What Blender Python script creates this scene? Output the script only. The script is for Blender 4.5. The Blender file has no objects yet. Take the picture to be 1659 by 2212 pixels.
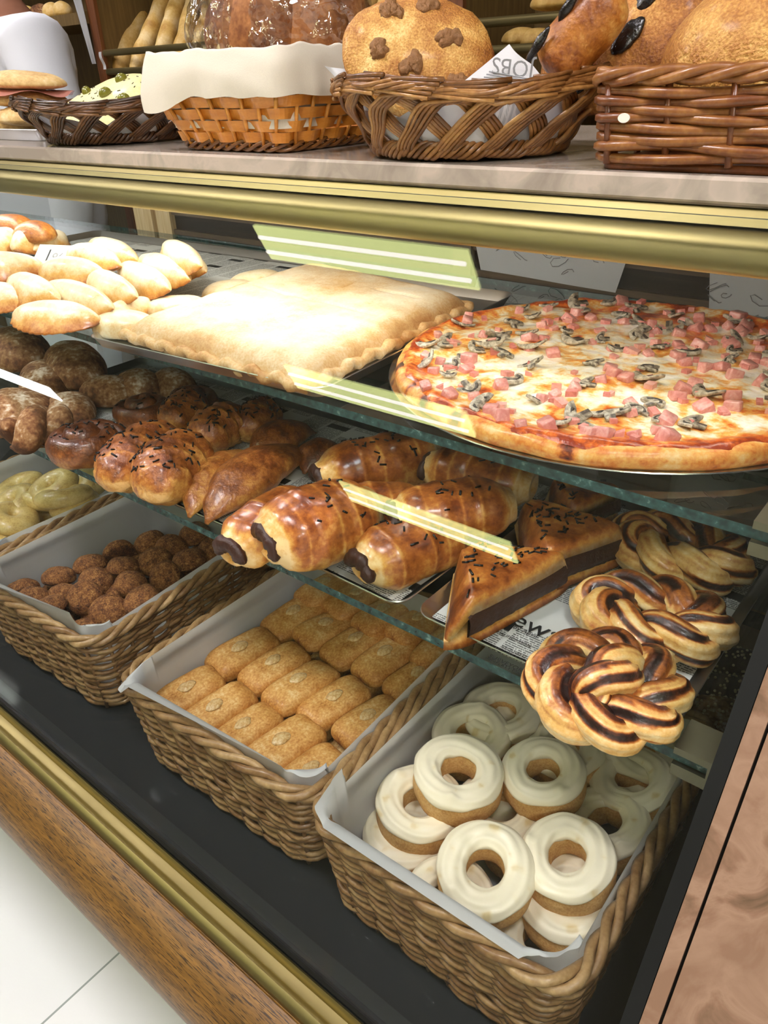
import bpy, math, random
from mathutils import Vector, Matrix, noise
import numpy as np
random.seed(7)
PI = math.pi
S = bpy.context.scene
COL = S.collection
# ------------------------------------------------------------------ camera, exposure
CAMZ = 1.35
FPX = 1640.0
def _n(v):
    v = np.array(v, float); return v / np.linalg.norm(v)
_dn = _n([107.263, 2855.791, FPX]); _lf = _n([-2284.5, -856.0, FPX]); _lf = _n(_lf - _dn * _lf.dot(_dn))
_X = -_lf; _Z = -_dn; _Y = np.cross(_Z, _X)
ROT = np.array([_X, _Y, _Z])            # world = ROT @ (right, down, forward)
cd = bpy.data.cameras.new('camera'); cam = bpy.data.objects.new('camera', cd); COL.objects.link(cam)
cd.sensor_fit = 'VERTICAL'; cd.sensor_height = 24.0; cd.sensor_width = 18.0
cd.lens = 24.0 * FPX / 2212.0; cd.clip_start = 0.02
M = Matrix.Identity(4)
for i in range(3):
    M[i][0] = ROT[i][0]; M[i][1] = -ROT[i][1]; M[i][2] = -ROT[i][2]
M[2][3] = CAMZ
cam.matrix_world = M
S.camera = cam
S.view_settings.view_transform = 'Standard'; S.view_settings.look = 'None'
S.view_settings.gamma = 1.0; S.view_settings.use_curve_mapping = False
S.view_settings.exposure = 0.55
S.cycles.transparent_max_bounces = 24
S.cycles.max_bounces = 8
W = bpy.data.worlds.new('world'); S.world = W; W.use_nodes = True
W.node_tree.nodes['Background'].inputs[0].default_value = (0.9, 0.95, 1.0, 1)
W.node_tree.nodes['Background'].inputs[1].default_value = 0.3
LAMP_E = 6.2        # ceiling fixtures
DOWN_E = 39.0       # square downlights, mostly added fill
TUBE_E = 15.0       # tube lamp in the display case

def ray(px, py): return ROT @ np.array([px - 829.5, py - 1106.0, FPX])
def P(px, py, z):                       # pixel -> point on the level z
    v = ray(px, py); v = v * ((z - CAMZ) / v[2]); return Vector((v[0], v[1], z))
def Q(px, py, y):                       # pixel -> point on the vertical plane y
    v = ray(px, py); v = v * (y / v[1]); return Vector((v[0], y, v[2] + CAMZ))

# ------------------------------------------------------------------ levels
SL = 0.57983; GC = 0.575                # slanted front glass: y = GC - SL*(CAMZ-z)
def gy(z): return GC - SL * (CAMZ - z)
def gs(z): return 0.599 - SL * (CAMZ - z)      # front edge of the shelves, set back from the glass
ZT = 1.2862; Z1 = 1.10; Z2 = 0.970; ZD = 0.680; ZR = 0.800
CEIL = 2.6; BACK = 0.98; XE = -0.048

# ------------------------------------------------------------------ helpers
def lin(c):
    if isinstance(c, str): c = [int(c[i:i+2], 16) for i in (0, 2, 4)]
    out = []
    for v in c[:3]:
        v = v / 255.0
        out.append(v / 12.92 if v <= 0.04045 else ((v + 0.055) / 1.055) ** 2.4)
    return (out[0], out[1], out[2], 1.0)

class NT:
    def __init__(s, name):
        s.m = bpy.data.materials.new(name); s.m.use_nodes = True
        s.t = s.m.node_tree; s.t.nodes.clear()
        s.out = s.t.nodes.new('ShaderNodeOutputMaterial')
    def n(s, typ, ins=None, **kw):
        nd = s.t.nodes.new('ShaderNode' + typ)
        for k, v in kw.items(): setattr(nd, k, v)
        for k, v in (ins or {}).items():
            if isinstance(v, bpy.types.NodeSocket): s.t.links.new(v, nd.inputs[k])
            else: nd.inputs[k].default_value = v
        return nd
    def link(s, a, b): s.t.links.new(a, b)
    def math(s, op, a, b=0.0, c=None, clamp=False):
        ins = {0: a, 1: b}
        if c is not None: ins[2] = c
        return s.n('Math', ins, operation=op, use_clamp=clamp).outputs[0]
    def ramp(s, fac, stops, interp='LINEAR'):
        r = s.n('ValToRGB', {0: fac}); e = r.color_ramp; e.interpolation = interp
        while len(e.elements) < len(stops): e.elements.new(0.5)
        for el, (p, c) in zip(e.elements, stops): el.position = p; el.color = lin(c)
        return r.outputs[0]
    def obj(s, scale=(1, 1, 1)):
        tc = s.n('TexCoord'); return s.n('Mapping', {0: tc.outputs['Object'], 3: scale}).outputs[0]
    def noise(s, vec, scale, detail=4, rough=0.6):
        return s.n('TexNoise', {'Vector': vec, 'Scale': scale, 'Detail': detail, 'Roughness': rough}).outputs[0]
    def done(s, base, rough=0.5, metal=0.0, bump=None, bstr=0.3, bdist=0.002, coat=0.0, spec=0.5, sss=0.0, crough=0.15):
        ins = {'Base Color': base, 'Roughness': rough, 'Metallic': metal, 'Coat Weight': coat, 'Coat Roughness': crough, 'Specular IOR Level': spec}
        b = s.n('BsdfPrincipled', ins)
        if bump is not None:
            bp = s.n('Bump', {'Height': bump, 'Strength': bstr, 'Distance': bdist}); s.link(bp.outputs[0], b.inputs['Normal'])
        s.link(b.outputs[0], s.out.inputs[0]); return s.m

def plain(name, c, rough=0.5, metal=0.0, nscale=0, bstr=0.2, coat=0.0, vary=0.0, bdist=0.001):
    t = NT(name); vec = t.obj(); col = lin(c); bump = None
    if nscale:
        nz = t.noise(vec, nscale); bump = nz
        if vary:
            lo = [max(0, v * (1 - vary)) for v in col[:3]] + [1]; hi = [min(1, v * (1 + vary)) for v in col[:3]] + [1]
            mx = t.n('MixRGB', {0: nz, 1: lo, 2: hi}); col = mx.outputs[0]
    return t.done(col, rough, metal, bump, bstr, bdist, coat)

def crust(name, cols, scale=60, amt=0.5, rough=0.5, bstr=0.4, bdist=0.0015, coat=0.0, fine=400, famt=0.15, pos=None, stretch=(1, 1, 1), crough=0.15):
    """baked dough: per-vertex bake level 'tone' plus blotches -> colour ramp"""
    t = NT(name); vec = t.obj(stretch)
    a = t.n('Attribute', attribute_name='tone').outputs['Fac']
    n1 = t.noise(vec, scale, 5, 0.65); n2 = t.noise(vec, fine, 2, 0.5); n3 = t.noise(vec, scale * 3.3, 3, 0.6)
    a = t.math('MULTIPLY_ADD', t.math('SUBTRACT', n3, 0.5), amt * 1.3, a)
    f = t.math('MULTIPLY_ADD', t.math('SUBTRACT', n1, 0.5), amt * 3.6, a)
    f = t.math('MULTIPLY_ADD', t.math('SUBTRACT', n2, 0.5), famt * 3.2, f, True)
    pos = pos or [i / (len(cols) - 1) for i in range(len(cols))]
    base = t.ramp(f, list(zip(pos, cols)))
    h = t.math('MULTIPLY_ADD', n2, 0.35, t.math('MULTIPLY_ADD', n3, 0.5, n1))
    return t.done(base, rough, 0, h, bstr, bdist, coat, crough=crough)

def thin_glass(name, tint, rough=0.0, refl=0.04, haze=0.0):
    t = NT(name); g = t.n('NewGeometry')
    d = t.n('VectorMath', {0: g.outputs['Normal'], 1: g.outputs['Incoming']}, operation='DOT_PRODUCT').outputs['Value']
    k = t.math('POWER', t.math('SUBTRACT', 1.0, t.math('ABSOLUTE', d)), 5.0)
    fac = t.math('MULTIPLY_ADD', k, 1 - refl, refl, True)
    tr = t.n('BsdfTransparent', {0: lin(tint)}); gl = t.n('BsdfGlossy', {0: (1, 1, 1, 1), 'Roughness': rough})
    mx = t.n('MixShader', {0: fac, 1: tr.outputs[0], 2: gl.outputs[0]})
    t.link(mx.outputs[0], t.out.inputs[0]); return t.m

def emit(name, c, e):
    t = NT(name); t.link(t.n('Emission', {0: (c[0], c[1], c[2], 1), 1: e}).outputs[0], t.out.inputs[0]); return t.m

class MB:
    """collects shapes; build() links them as ONE mesh object"""
    def __init__(s): s.v = []; s.f = []; s.t = []; s.mi = []; s.m = 0
    def add(s, V, F, tone=0.5):
        o = len(s.v); s.v += [tuple(p) for p in V]; s.f += [tuple(i + o for i in q) for q in F]; s.mi += [s.m] * len(F)
        s.t += list(tone) if hasattr(tone, '__len__') else [tone] * len(V)
        return s
    def box(s, x0, x1, y0, y1, z0, z1, tone=0.5):
        V = [(x, y, z) for z in (z0, z1) for y in (y0, y1) for x in (x0, x1)]
        return s.add(V, [(0, 2, 3, 1), (4, 5, 7, 6), (0, 1, 5, 4), (2, 6, 7, 3), (0, 4, 6, 2), (1, 3, 7, 5)], tone)
    def tube(s, pts, r, seg=6, tone=0.5, closed=False, flat=1.0, cap=True, up=None):
        pts = [Vector(p) for p in pts]; n = len(pts); V = []; T = []
        rr = r if hasattr(r, '__len__') else [r] * n
        tt = tone if hasattr(tone, '__len__') else [tone] * n
        tan = []
        for i in range(n):
            a = pts[(i - 1) % n] if (closed or i > 0) else pts[i]; b = pts[(i + 1) % n] if (closed or i < n - 1) else pts[i]
            d = b - a; tan.append(d.normalized() if d.length > 1e-9 else Vector((0, 0, 1)))
        u = Vector(up) if up else (Vector((0, 0, 1)) if abs(tan[0].z) < 0.9 else Vector((1, 0, 0)))
        for i in range(n):
            if up: u = Vector(up)
            u = u - tan[i] * u.dot(tan[i])
            u = u.normalized() if u.length > 1e-6 else tan[i].orthogonal().normalized()
            w = tan[i].cross(u)
            for k in range(seg):
                a = 2 * PI * k / seg
                V.append(pts[i] + (u * (math.cos(a) * flat) + w * math.sin(a)) * rr[i]); T.append(tt[i])
        F = []
        for i in range(n if closed else n - 1):
            j = (i + 1) % n
            for k in range(seg):
                l = (k + 1) % seg; F.append((i * seg + k, i * seg + l, j * seg + l, j * seg + k))
        if not closed and cap:
            F.append(tuple(range(seg))[::-1]); F.append(tuple((n - 1) * seg + k for k in range(seg)))
        return s.add(V, F, T)
    def grid(s, fn, nu, nv, cu=False, cv=False, tone=None):
        """fn(u,v) u,v in 0..1 -> point (or (point, tone))"""
        V = []; T = []
        for j in range(nv if cv else nv + 1):
            for i in range(nu if cu else nu + 1):
                p = fn(i / nu, j / nv)
                if len(p) == 2: T.append(p[1]); p = p[0]
                else: T.append(0.5 if tone is None else tone)
                V.append(p)
        w = nu if cu else nu + 1; h = nv if cv else nv + 1; F = []
        for j in range(nv):
            for i in range(nu):
                a = i; b = (i + 1) % w; c = j; d = (j + 1) % h
                F.append((c * w + a, c * w + b, d * w + b, d * w + a))
        return s.add(V, F, T)
    def blob(s, fn, nu=32, nv=18):
        """closed lump: fn(theta, phi) -> (point, tone); poles at phi = -90/+90"""
        V = []; T = []
        for j in range(1, nv):
            ph = -PI / 2 + PI * j / nv
            for i in range(nu):
                p, t = fn(2 * PI * i / nu, ph); V.append(p); T.append(t)
        for ph in (-PI / 2, PI / 2):
            p, t = fn(0.0, ph); V.append(p); T.append(t)
        F = []; b = len(V) - 2
        for j in range(nv - 2):
            for i in range(nu):
                k = (i + 1) % nu; F.append((j * nu + i, j * nu + k, (j + 1) * nu + k, (j + 1) * nu + i))
        for i in range(nu):
            k = (i + 1) % nu; F.append((b, k, i)); F.append((b + 1, (nv - 2) * nu + i, (nv - 2) * nu + k))
        return s.add(V, F, T)
    def loft(s, rings, cap0=True, cap1=True, tone=0.5):
        """rings: lists of the same number of points, closed loops"""
        n = len(rings[0]); V = [p for r in rings for p in r]; F = []
        for j in range(len(rings) - 1):
            for i in range(n):
                k = (i + 1) % n; F.append((j * n + i, j * n + k, (j + 1) * n + k, (j + 1) * n + i))
        if cap0: F.append(tuple(range(n))[::-1])
        if cap1: F.append(tuple((len(rings) - 1) * n + i for i in range(n)))
        return s.add(V, F, tone)
    def prof_x(s, prof, x0, x1, nseg=1, closed=True, tone=0.5):
        """section in (y,z) drawn out along x"""
        rings = [[(x0 + (x1 - x0) * i / nseg, y, z) for y, z in prof] for i in range(nseg + 1)]
        return s.loft(rings, tone=tone)
    def build(s, name, mat, parent=None, loc=None, rot=None, smooth=True, auto=None):
        me = bpy.data.meshes.new(name); me.from_pydata(s.v, [], s.f)
        for m in (mat if isinstance(mat, (list, tuple)) else [mat]): me.materials.append(m)
        at = me.attributes.new('tone', 'FLOAT', 'POINT'); at.data.foreach_set('value', s.t)
        me.polygons.foreach_set('material_index', s.mi)
        if smooth: me.polygons.foreach_set('use_smooth', [True] * len(me.polygons))
        me.validate(); me.update()
        if smooth and auto:
            me.set_sharp_from_angle(angle=math.radians(auto))
        o = bpy.data.objects.new(name, me); COL.objects.link(o)
        if parent: o.parent = parent
        if loc is not None: o.location = loc
        if rot is not None: o.rotation_euler = rot
        return o

def tag(o, label, cat, group=None, kind=None):
    o['label'] = label; o['category'] = cat
    if group: o['group'] = group
    if kind: o['kind'] = kind
    return o
def thing(name, label, cat, loc=(0, 0, 0), rot=(0, 0, 0), group=None):
    o = bpy.data.objects.new(name, None); o.empty_display_size = 0.02; COL.objects.link(o)
    o.location = loc; o.rotation_euler = rot
    return tag(o, label, cat, group)
def kids(o): return KIDS.get(o.name, [])
def dup(root, label, loc=None, rot=None, scale=None, group=None):
    r = root.copy(); COL.objects.link(r)
    for ch in list(root.children):
        c = ch.copy(); COL.objects.link(c); c.parent = r
        for g in list(ch.children):
            d = g.copy(); COL.objects.link(d); d.parent = c
    r['label'] = label
    if loc is not None: r.location = loc
    if rot is not None: r.rotation_euler = rot
    if scale is not None: r.scale = (scale,) * 3 if not hasattr(scale, '__len__') else scale
    if group: r['group'] = group
    return r
def struct(o): o['kind'] = 'structure'; return o
def nz(x, y, z, s=1.0, k=0.0): return noise.noise(Vector((x * s + k, y * s + k * 1.7, z * s - k)))
def sp(v, p): return math.copysign(abs(v) ** p, v)
def rrect(w, d, r, z, n=8, cx=0.0, cy=0.0):
    """rounded rectangle loop, w x d"""
    out = []
    for q, (sx, sy) in enumerate(((1, 1), (-1, 1), (-1, -1), (1, -1))):
        for k in range(n + 1):
            a = PI / 2 * (q + k / n)
            out.append((cx + sx * (w / 2 - r) + r * math.cos(a), cy + sy * (d / 2 - r) + r * math.sin(a), z))
    return out
def along(loop, step):
    """resample a closed loop at about 'step'"""
    L = [Vector(p) for p in loop]; n = len(L); seg = [(L[(i + 1) % n] - L[i]).length for i in range(n)]
    tot = sum(seg); m = max(8, int(tot / step)); out = []; i = 0; acc = 0.0
    for k in range(m):
        d = tot * k / m
        while acc + seg[i] < d: acc += seg[i]; i += 1
        t = (d - acc) / seg[i] if seg[i] > 1e-9 else 0
        out.append(L[i].lerp(L[(i + 1) % n], t))
    return out
_text_mats = {}
def text(body, size, mat, parent, loc, rot=(0, 0, 0), name='lettering'):
    cu = bpy.data.curves.new('lettering', 'FONT'); cu.body = body; cu.size = size; cu.align_x = 'CENTER'; cu.align_y = 'CENTER'; cu.resolution_u = 3
    t = bpy.data.objects.new('tmp', cu); COL.objects.link(t)
    me = bpy.data.meshes.new_from_object(t.evaluated_get(bpy.context.evaluated_depsgraph_get()))
    COL.objects.unlink(t); bpy.data.objects.remove(t)
    me.materials.clear(); me.materials.append(mat)
    o = bpy.data.objects.new(name, me); COL.objects.link(o); o.parent = parent; o.location = loc; o.rotation_euler = rot
    return o
# ------------------------------------------------------------------ materials: setting
def m_marble(name, c1, c2, c3, rough=0.12, scale=7, amt=1.0):
    t = NT(name); v = t.obj((1, 1, 1)); n1 = t.noise(v, scale, 8, 0.6)
    v2 = t.n('VectorMath', {0: v, 1: t.n('TexNoise', {'Vector': v, 'Scale': 9.0}).outputs[1]}, operation='ADD').outputs[0]
    n2 = t.noise(v2, scale * 1.6, 6, 0.55)
    base = t.ramp(t.math('MULTIPLY_ADD', t.math('SUBTRACT', n2, 0.5), 1.6, n1), [(0.25, c1), (0.5, c2), (0.62, c3), (0.85, c2)])
    return t.done(base, rough)
M_marble = m_marble('beige_marble', 'a3968a', 'bbae9f', 'cabaab', 0.12, 3)
M_marble2 = m_marble('pink_marble', '66523f', '8f6f5a', 'a2826c', 0.25, 4)
def m_floor():
    t = NT('white_floor_tile'); v = t.obj()
    b = t.n('TexBrick', {'Vector': v, 'Color1': lin('fbfcfb'), 'Color2': lin('f8faf9'), 'Mortar': lin('a9b0ad'), 'Scale': 1.0, 'Mortar Size': 0.002, 'Brick Width': 0.45, 'Row Height': 0.45}, offset=0.0)
    return t.done(b.outputs[0], 0.25)
M_floor = m_floor()
M_white = plain('white_plaster', 'eeeeea', 0.8)
def m_brass(name, c, rough, met=1.0):
    t = NT(name); v = t.obj((2, 120, 120)); n = t.noise(v, 6, 3); 
    r = t.math('MULTIPLY_ADD', n, 0.12, rough - 0.06)
    return t.done(lin(c), r, met, n, 0.03, 0.0005)
M_brass = m_brass('brushed_brass', '9d8f60', 0.42)
M_brass_dk = m_brass('aged_brass', '8a8672', 0.42)
M_black = plain('black_rubber', '0c0d0e', 0.45)
M_deck = plain('dark_polished_stone', '2b2d2f', 0.09)
def m_wood(name, c1, c2, c3, rough, st=(3, 60, 60), coat=0.0, pores=True):
    t = NT(name); v = t.obj(st); n1 = t.noise(v, 3, 6, 0.65); v3 = t.obj((st[0] * 7, st[1] * 5, st[2] * 5)); n2 = t.noise(v3, 3, 2, 0.5)
    base = t.ramp(n1, [(0.25, c1), (0.5, c2), (0.75, c3)])
    if pores:
        k = t.ramp(n2, [(0.54, 'ffffff'), (0.62, '4a3424')]); base = t.n('MixRGB', {0: 0.85, 1: base, 2: k}, blend_type='MULTIPLY').outputs[0]
    return t.done(base, rough, 0, n2, 0.15, 0.0006, coat)
M_oak = m_wood('varnished_oak', '4e3410', '73501c', '93692c', 0.5, (4, 90, 90), 0.08)
M_rack = m_wood('rack_wood', '5a4526', '70582f', '80663a', 0.55, (40, 40, 3), 0, False)
M_rack_red = m_wood('reddish_wood', '5a3018', '74421f', '8a552c', 0.5, (50, 50, 3), 0, False)
M_post = m_wood('pale_pine', 'a98a55', 'c9b083', 'dcc9a0', 0.6, (60, 60, 3), 0, False)
M_dark = m_wood('dark_walnut', '1c1612', '2a211a', '3a2e24', 0.35, (3, 60, 60), 0, False)
M_greyback = plain('grey_melamine', '5d564e', 0.5)
M_glass = thin_glass('clear_glass', 'fbfdfc', 0.0, 0.038)
M_shelfglass = thin_glass('green_tinted_glass', 'f3f7f5', 0.0, 0.04)
def m_gedge():
    t = NT('glass_edge'); v = t.obj((1, 1, 1)); n = t.noise(v, 150, 3)
    return t.done(t.ramp(n, [(0.35, '12302f'), (0.6, '2c5552'), (0.75, '86a39b')]), 0.15)
M_gedge = m_gedge()
M_steel = plain('polished_steel', 'cfd0cf', 0.22, 1.0)
M_steel_tray = plain('aluminium_tray', 'c9cbcc', 0.30, 1.0, nscale=200, bstr=0.05)
M_fix_d = emit('fixture_diffuser', (0.84, 0.90, 0.36), LAMP_E)
M_fix_t = emit('fixture_tube', (1.0, 0.93, 0.82), LAMP_E * 1.5)
M_down = emit('downlight_panel', (1.0, 0.945, 0.985), DOWN_E)
M_tube = emit('case_tube', (1.0, 0.97, 0.92), TUBE_E)

# ------------------------------------------------------------------ the room
XW0, XW1, YW0, YW1 = -9.6, 2.4, -4.6, 2.25
struct(MB().box(XW0, XW1, YW0, YW1, -0.05, 0).build('floor', M_floor, smooth=False))
struct(MB().box(XW0, XW1, YW0, YW1, CEIL, CEIL + 0.05).build('ceiling', plain('grey_ceiling', '8f8d86', 0.9), smooth=False))
struct(MB().box(XW0, XW1, YW0 - 0.1, YW0, 0, CEIL).build('wall_front', plain('grey_beige_wall', '8a847a', 0.9), smooth=False))
struct(MB().box(XW0, XW1, YW1, YW1 + 0.1, 0, CEIL).build('wall_back', plain('tan_wall', '8d7a58', 0.8), smooth=False))
struct(MB().box(XW0 - 0.1, XW0, YW0, YW1, 0, CEIL).build('wall_left', M_white, smooth=False))
struct(MB().box(XW1, XW1 + 0.1, YW0, YW1, 0, CEIL).build('wall_right', M_white, smooth=False))

# ceiling lamps: the louvred fluorescent fixtures seen mirrored in the slanted glass, plus an added row
M_fix_w = emit('white_diffuser', (0.9, 0.95, 1.0), LAMP_E * 1.6)
def fixture(x0, x1, yc, w, label, dm=None):
    r = thing('ceiling_lamp', label, 'ceiling lamp', ((x0 + x1) / 2, yc, CEIL), group='fluorescent ceiling lamps over the shop floor')
    h = (x1 - x0) / 2
    MB().box(-h - 0.02, h + 0.02, -w / 2 - 0.015, w / 2 + 0.015, -0.05, 0).build('lamp_housing', M_steel, r, smooth=False)
    MB().box(-h, h, -w / 2, w / 2, -0.058, -0.0505).build('diffuser', dm or M_fix_d, r, smooth=False)
    for s in (-0.22, 0.22):
        MB().tube([(-h * 0.97, s * w, -0.066), (h * 0.97, s * w, -0.066)], 0.008, 8).build('fluorescent_tube', M_fix_t, r)
fixture(-2.55, -1.48, -0.80, 0.17, 'fluorescent ceiling lamp nearest the counter, one of the long lamps on the left')
fixture(-2.96, -1.78, -1.75, 0.18, 'middle fluorescent ceiling lamp of the left hand row')
fixture(-3.17, -1.84, -2.96, 0.24, 'fluorescent ceiling lamp nearest the front wall in the left hand row')
fixture(-8.6, -7.2, -3.2, 0.20, 'far fluorescent ceiling lamp at the left end of the shop', M_fix_w)
for y, nm in ((-0.8, 'nearest the counter'), (-1.8, 'in the middle'), (-3.0, 'nearest the front wall')):  # this row is added, not mirrored in the glass, to light the donuts
    fixture(0.5, 1.7, y, 0.18, 'added unseen fluorescent fill lamp of the right hand row, ' + nm)
def downlight(x, y, s, label):
    r = thing('downlight', label, 'ceiling lamp', (x, y, CEIL), group='square downlights in the ceiling')
    MB().box(-s - 0.015, s + 0.015, -s - 0.015, s + 0.015, -0.012, 0).build('lamp_frame', M_steel, r, smooth=False)
    MB().box(-s, s, -s, s, -0.018, -0.0125).build('lamp_panel', M_down, r, smooth=False)
downlight(-3.3, -0.15, 0.15, 'added unseen fill panel in the ceiling over the counter front, farthest left')  # front panels added where the glass cannot mirror them, brightening floor and case
downlight(-2.1, -0.15, 0.15, 'added unseen fill panel in the ceiling over the counter front, left of the pie')
downlight(-0.9, -0.15, 0.15, 'added unseen fill panel in the ceiling over the counter front, in front of the pizza')
downlight(0.3, -0.15, 0.15, 'added unseen fill panel in the ceiling over the counter front at the right end')
downlight(1.3, -1.2, 0.15, 'added unseen fill panel in the ceiling over the right hand shop floor, near the counter')  # both right hand panels are added fill, kept out of the reflections
downlight(1.3, -2.6, 0.15, 'added unseen fill panel in the ceiling over the right hand shop floor, near the front wall')
downlight(-2.5, 1.08, 0.12, 'added unseen fill downlight above the server at the left')  # added to brighten the server's white clothes
downlight(-1.21, 1.01, 0.055, 'small square downlight above the counter and the server')

# ------------------------------------------------------------------ display case
case = thing('display_case', 'long bakery display case with slanted glass front, glass shelves and rounded oak edge rail', 'display case', (0, 0.6, 0))
CX0, CX1 = -3.4, 0.6
def cpart(mb, name, mat, smooth=False, auto=None):
    for i, p in enumerate(mb.v): mb.v[i] = (p[0], p[1] - 0.6, p[2])
    return mb.build(name, mat, case, smooth=smooth, auto=auto)
# lower cabinet and rounded oak bumper
cpart(MB().box(CX0, CX1, 0.31, BACK, 0.0, ZD - 0.021), 'lower_cabinet', M_dark)
wp = [(0.196, 0.698)]
for k in range(0, 13):
    a = math.radians(80 - k * 17); wp.append((0.197 + 0.0 - 0.0 + 0.050 * (-math.sin(math.radians(8 + k * 14.0))) * 0.95 + 0.004, 0.650 + 0.050 * math.cos(math.radians(8 + k * 14.0))))
wp.append((0.2142, 0.606)); wp.append((0.2142, 0.698))
DY, DZ = -0.0095, 0.0257
wp = [(y + DY, z + DZ) for y, z in wp]
cpart(MB().prof_x(wp, CX0, CX1), 'oak_edge_rail', M_oak, True, 40)
# brass channel along the foot of the glass
bp = [(0.2145, 0.640), (0.1965, 0.640), (0.1965, 0.6985), (0.198, 0.7015), (0.2005, 0.7045), (0.2035, 0.706), (0.2065, 0.7045), (0.2085, 0.7015), (0.2105, 0.7005),
      (0.218, 0.7010), (0.2195, 0.7065), (0.2215, 0.7085), (0.2235, 0.7065), (0.2240, 0.640)]
bp = [(y + DY, z + DZ) for y, z in bp]
cpart(MB().prof_x(bp, CX0, CX1), 'brass_channel', M_brass, True, 35)
cpart(MB().prof_x([(0.2147, 0.670), (0.2147, 0.7342), (0.2167, 0.7367), (0.2205, 0.7342), (0.2205, 0.670)], CX0, XE), 'glass_gasket', M_black)
cpart(MB().box(CX0, CX1, 0.2207, BACK, ZD - 0.02, ZD), 'dark_stone_deck', M_deck)
# slanted front glass: thin slab with polished edge
def slant(z, o): return gy(z) + o
gz0, gz1 = 0.7300, 1.2665
g = MB(); n_ = (0.0022, 0.0)
for o in (0.0, 0.0045): pass
x0, x1 = CX0, XE - 0.008
V = [(x, slant(z, o), z) for x in (x0, x1) for z in (gz0, gz1) for o in (-0.0015, 0.0025)]
g.add(V, [(0, 1, 5, 4), (2, 6, 7, 3)]); g.f = []; g.mi = []
g.m = 0; g.f += [(0, 4, 6, 2), (1, 3, 7, 5)]; g.mi += [0, 0]
g.m = 1; g.f += [(0, 1, 5, 4), (2, 6, 7, 3), (0, 2, 3, 1), (4, 5, 7, 6)]; g.mi += [1] * 4
cpart(g, 'front_glass', [M_glass, M_gedge])
# end panel: black seal, then two marble slabs with an open joint between them
def slab(xa, xb, off0, off1, z0, z1):
    m = MB(); return m.loft([[(x, slant(z0, off0), z0), (x, slant(z1, off0), z1), (x, slant(z1, off1), z1), (x, slant(z0, off1), z0)] for x in (xa, xb)])
cpart(slab(XE - 0.0085, XE + 0.001, -0.0035, 0.045, 0.66, 1.266), 'black_seal', M_black)
cpart(slab(XE + 0.0015, XE + 0.0110, -0.003, 0.05, 0.655, 1.266), 'marble_end_strip', M_marble2)
cpart(slab(XE + 0.0111, XE + 0.0128, 0.004, 0.05, 0.655, 1.266), 'joint', M_black)
cpart(slab(XE + 0.0129, CX1, -0.003, 0.05, 0.655, 1.266), 'marble_end_panel', M_marble2)
cpart(MB().box(XE + 0.002, XE + 0.012, 0.47, BACK, ZD, 1.262), 'inner_end_wall', M_greyback)
# brass valance under the counter
bv = lambda z: gs(z) + 0.003
cpart(MB().prof_x([(bv(1.268), 1.2675), (bv(1.268) + 0.03, 1.2675), (bv(1.26) + 0.03, 1.2578), (bv(1.258), 1.2575)], CX0, CX1), 'brass_strip', M_brass)
vp = []
for k in range(15):                      # rounded front, bulging towards the customer
    a = math.radians(-75 + k * 150.0 / 14)
    vp.append((bv(1.2425) - 0.004 + 0.008 * (1 - math.cos(a)) + 0.5 * (0.0), 1.2425 - 0.0132 * math.sin(a) / math.sin(math.radians(75))))
vp = [(y + (z - 1.2425) * 0.45, z) for y, z in vp]
vp += [(bv(1.232) + 0.026, 1.2293), (bv(1.256) + 0.026, 1.2557)]
cpart(MB().prof_x(vp, CX0, CX1), 'brass_valance', M_brass, True, 50)
cpart(MB().box(CX0, CX1, bv(1.256) + 0.006, bv(1.256) + 0.02, 1.2562, 1.2574), 'shadow_gap', M_black)  # black strip set in the gap as a painted shadow line
# tube lamp behind the valance
cpart(MB().tube([(CX0 + 0.05, 0.578, 1.243), (-0.47, 0.578, 1.243)], 0.009, 12), 'case_tube_lamp', M_tube, True)
cpart(MB().tube([(-0.445, 0.578, 1.243), (-0.085, 0.578, 1.243)], 0.009, 12), 'case_tube_lamp', emit('dimmer_case_tube', (1.0, 0.93, 0.82), TUBE_E * 0.5), True)
cpart(MB().box(CX0 + 0.02, -0.07, 0.570, 0.60, 1.2535, 1.2675), 'lamp_batten', M_steel)
# two glass shelves with dark polished front edge, and their clips
def gshelf(z, th, y0, y1, xb):
    m = MB(); V = [(x, y, zz) for zz in (z - th, z) for y in (y0, y1) for x in (CX0, xb)]
    m.add(V, []); m.f += [(0, 2, 3, 1), (4, 5, 7, 6)]; m.mi += [0, 0]
    m.f += [(0, 1, 5, 4), (2, 6, 7, 3), (0, 4, 6, 2), (1, 3, 7, 5)]; m.mi += [1] * 4
    return cpart(m, 'glass_shelf', [M_shelfglass, M_gedge])
gshelf(Z1 - 0.0005, 0.008, gs(Z1), 0.93, XE - 0.009)
gshelf(Z2 - 0.0005, 0.008, gs(Z2), 0.80, XE - 0.009)
for z in (Z1, Z2):
    y = gs(z) - 0.004
    cpart(MB().box(XE - 0.034, XE - 0.009, y + 0.001, y + 0.03, z - 0.019, z - 0.0095).box(XE - 0.034, XE - 0.009, y, y + 0.03, z + 0.0005, z + 0.006).box(XE - 0.0125, XE - 0.009, y, y + 0.03, z - 0.0095, z + 0.0005), 'shelf_clip', M_brass_dk)
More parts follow.
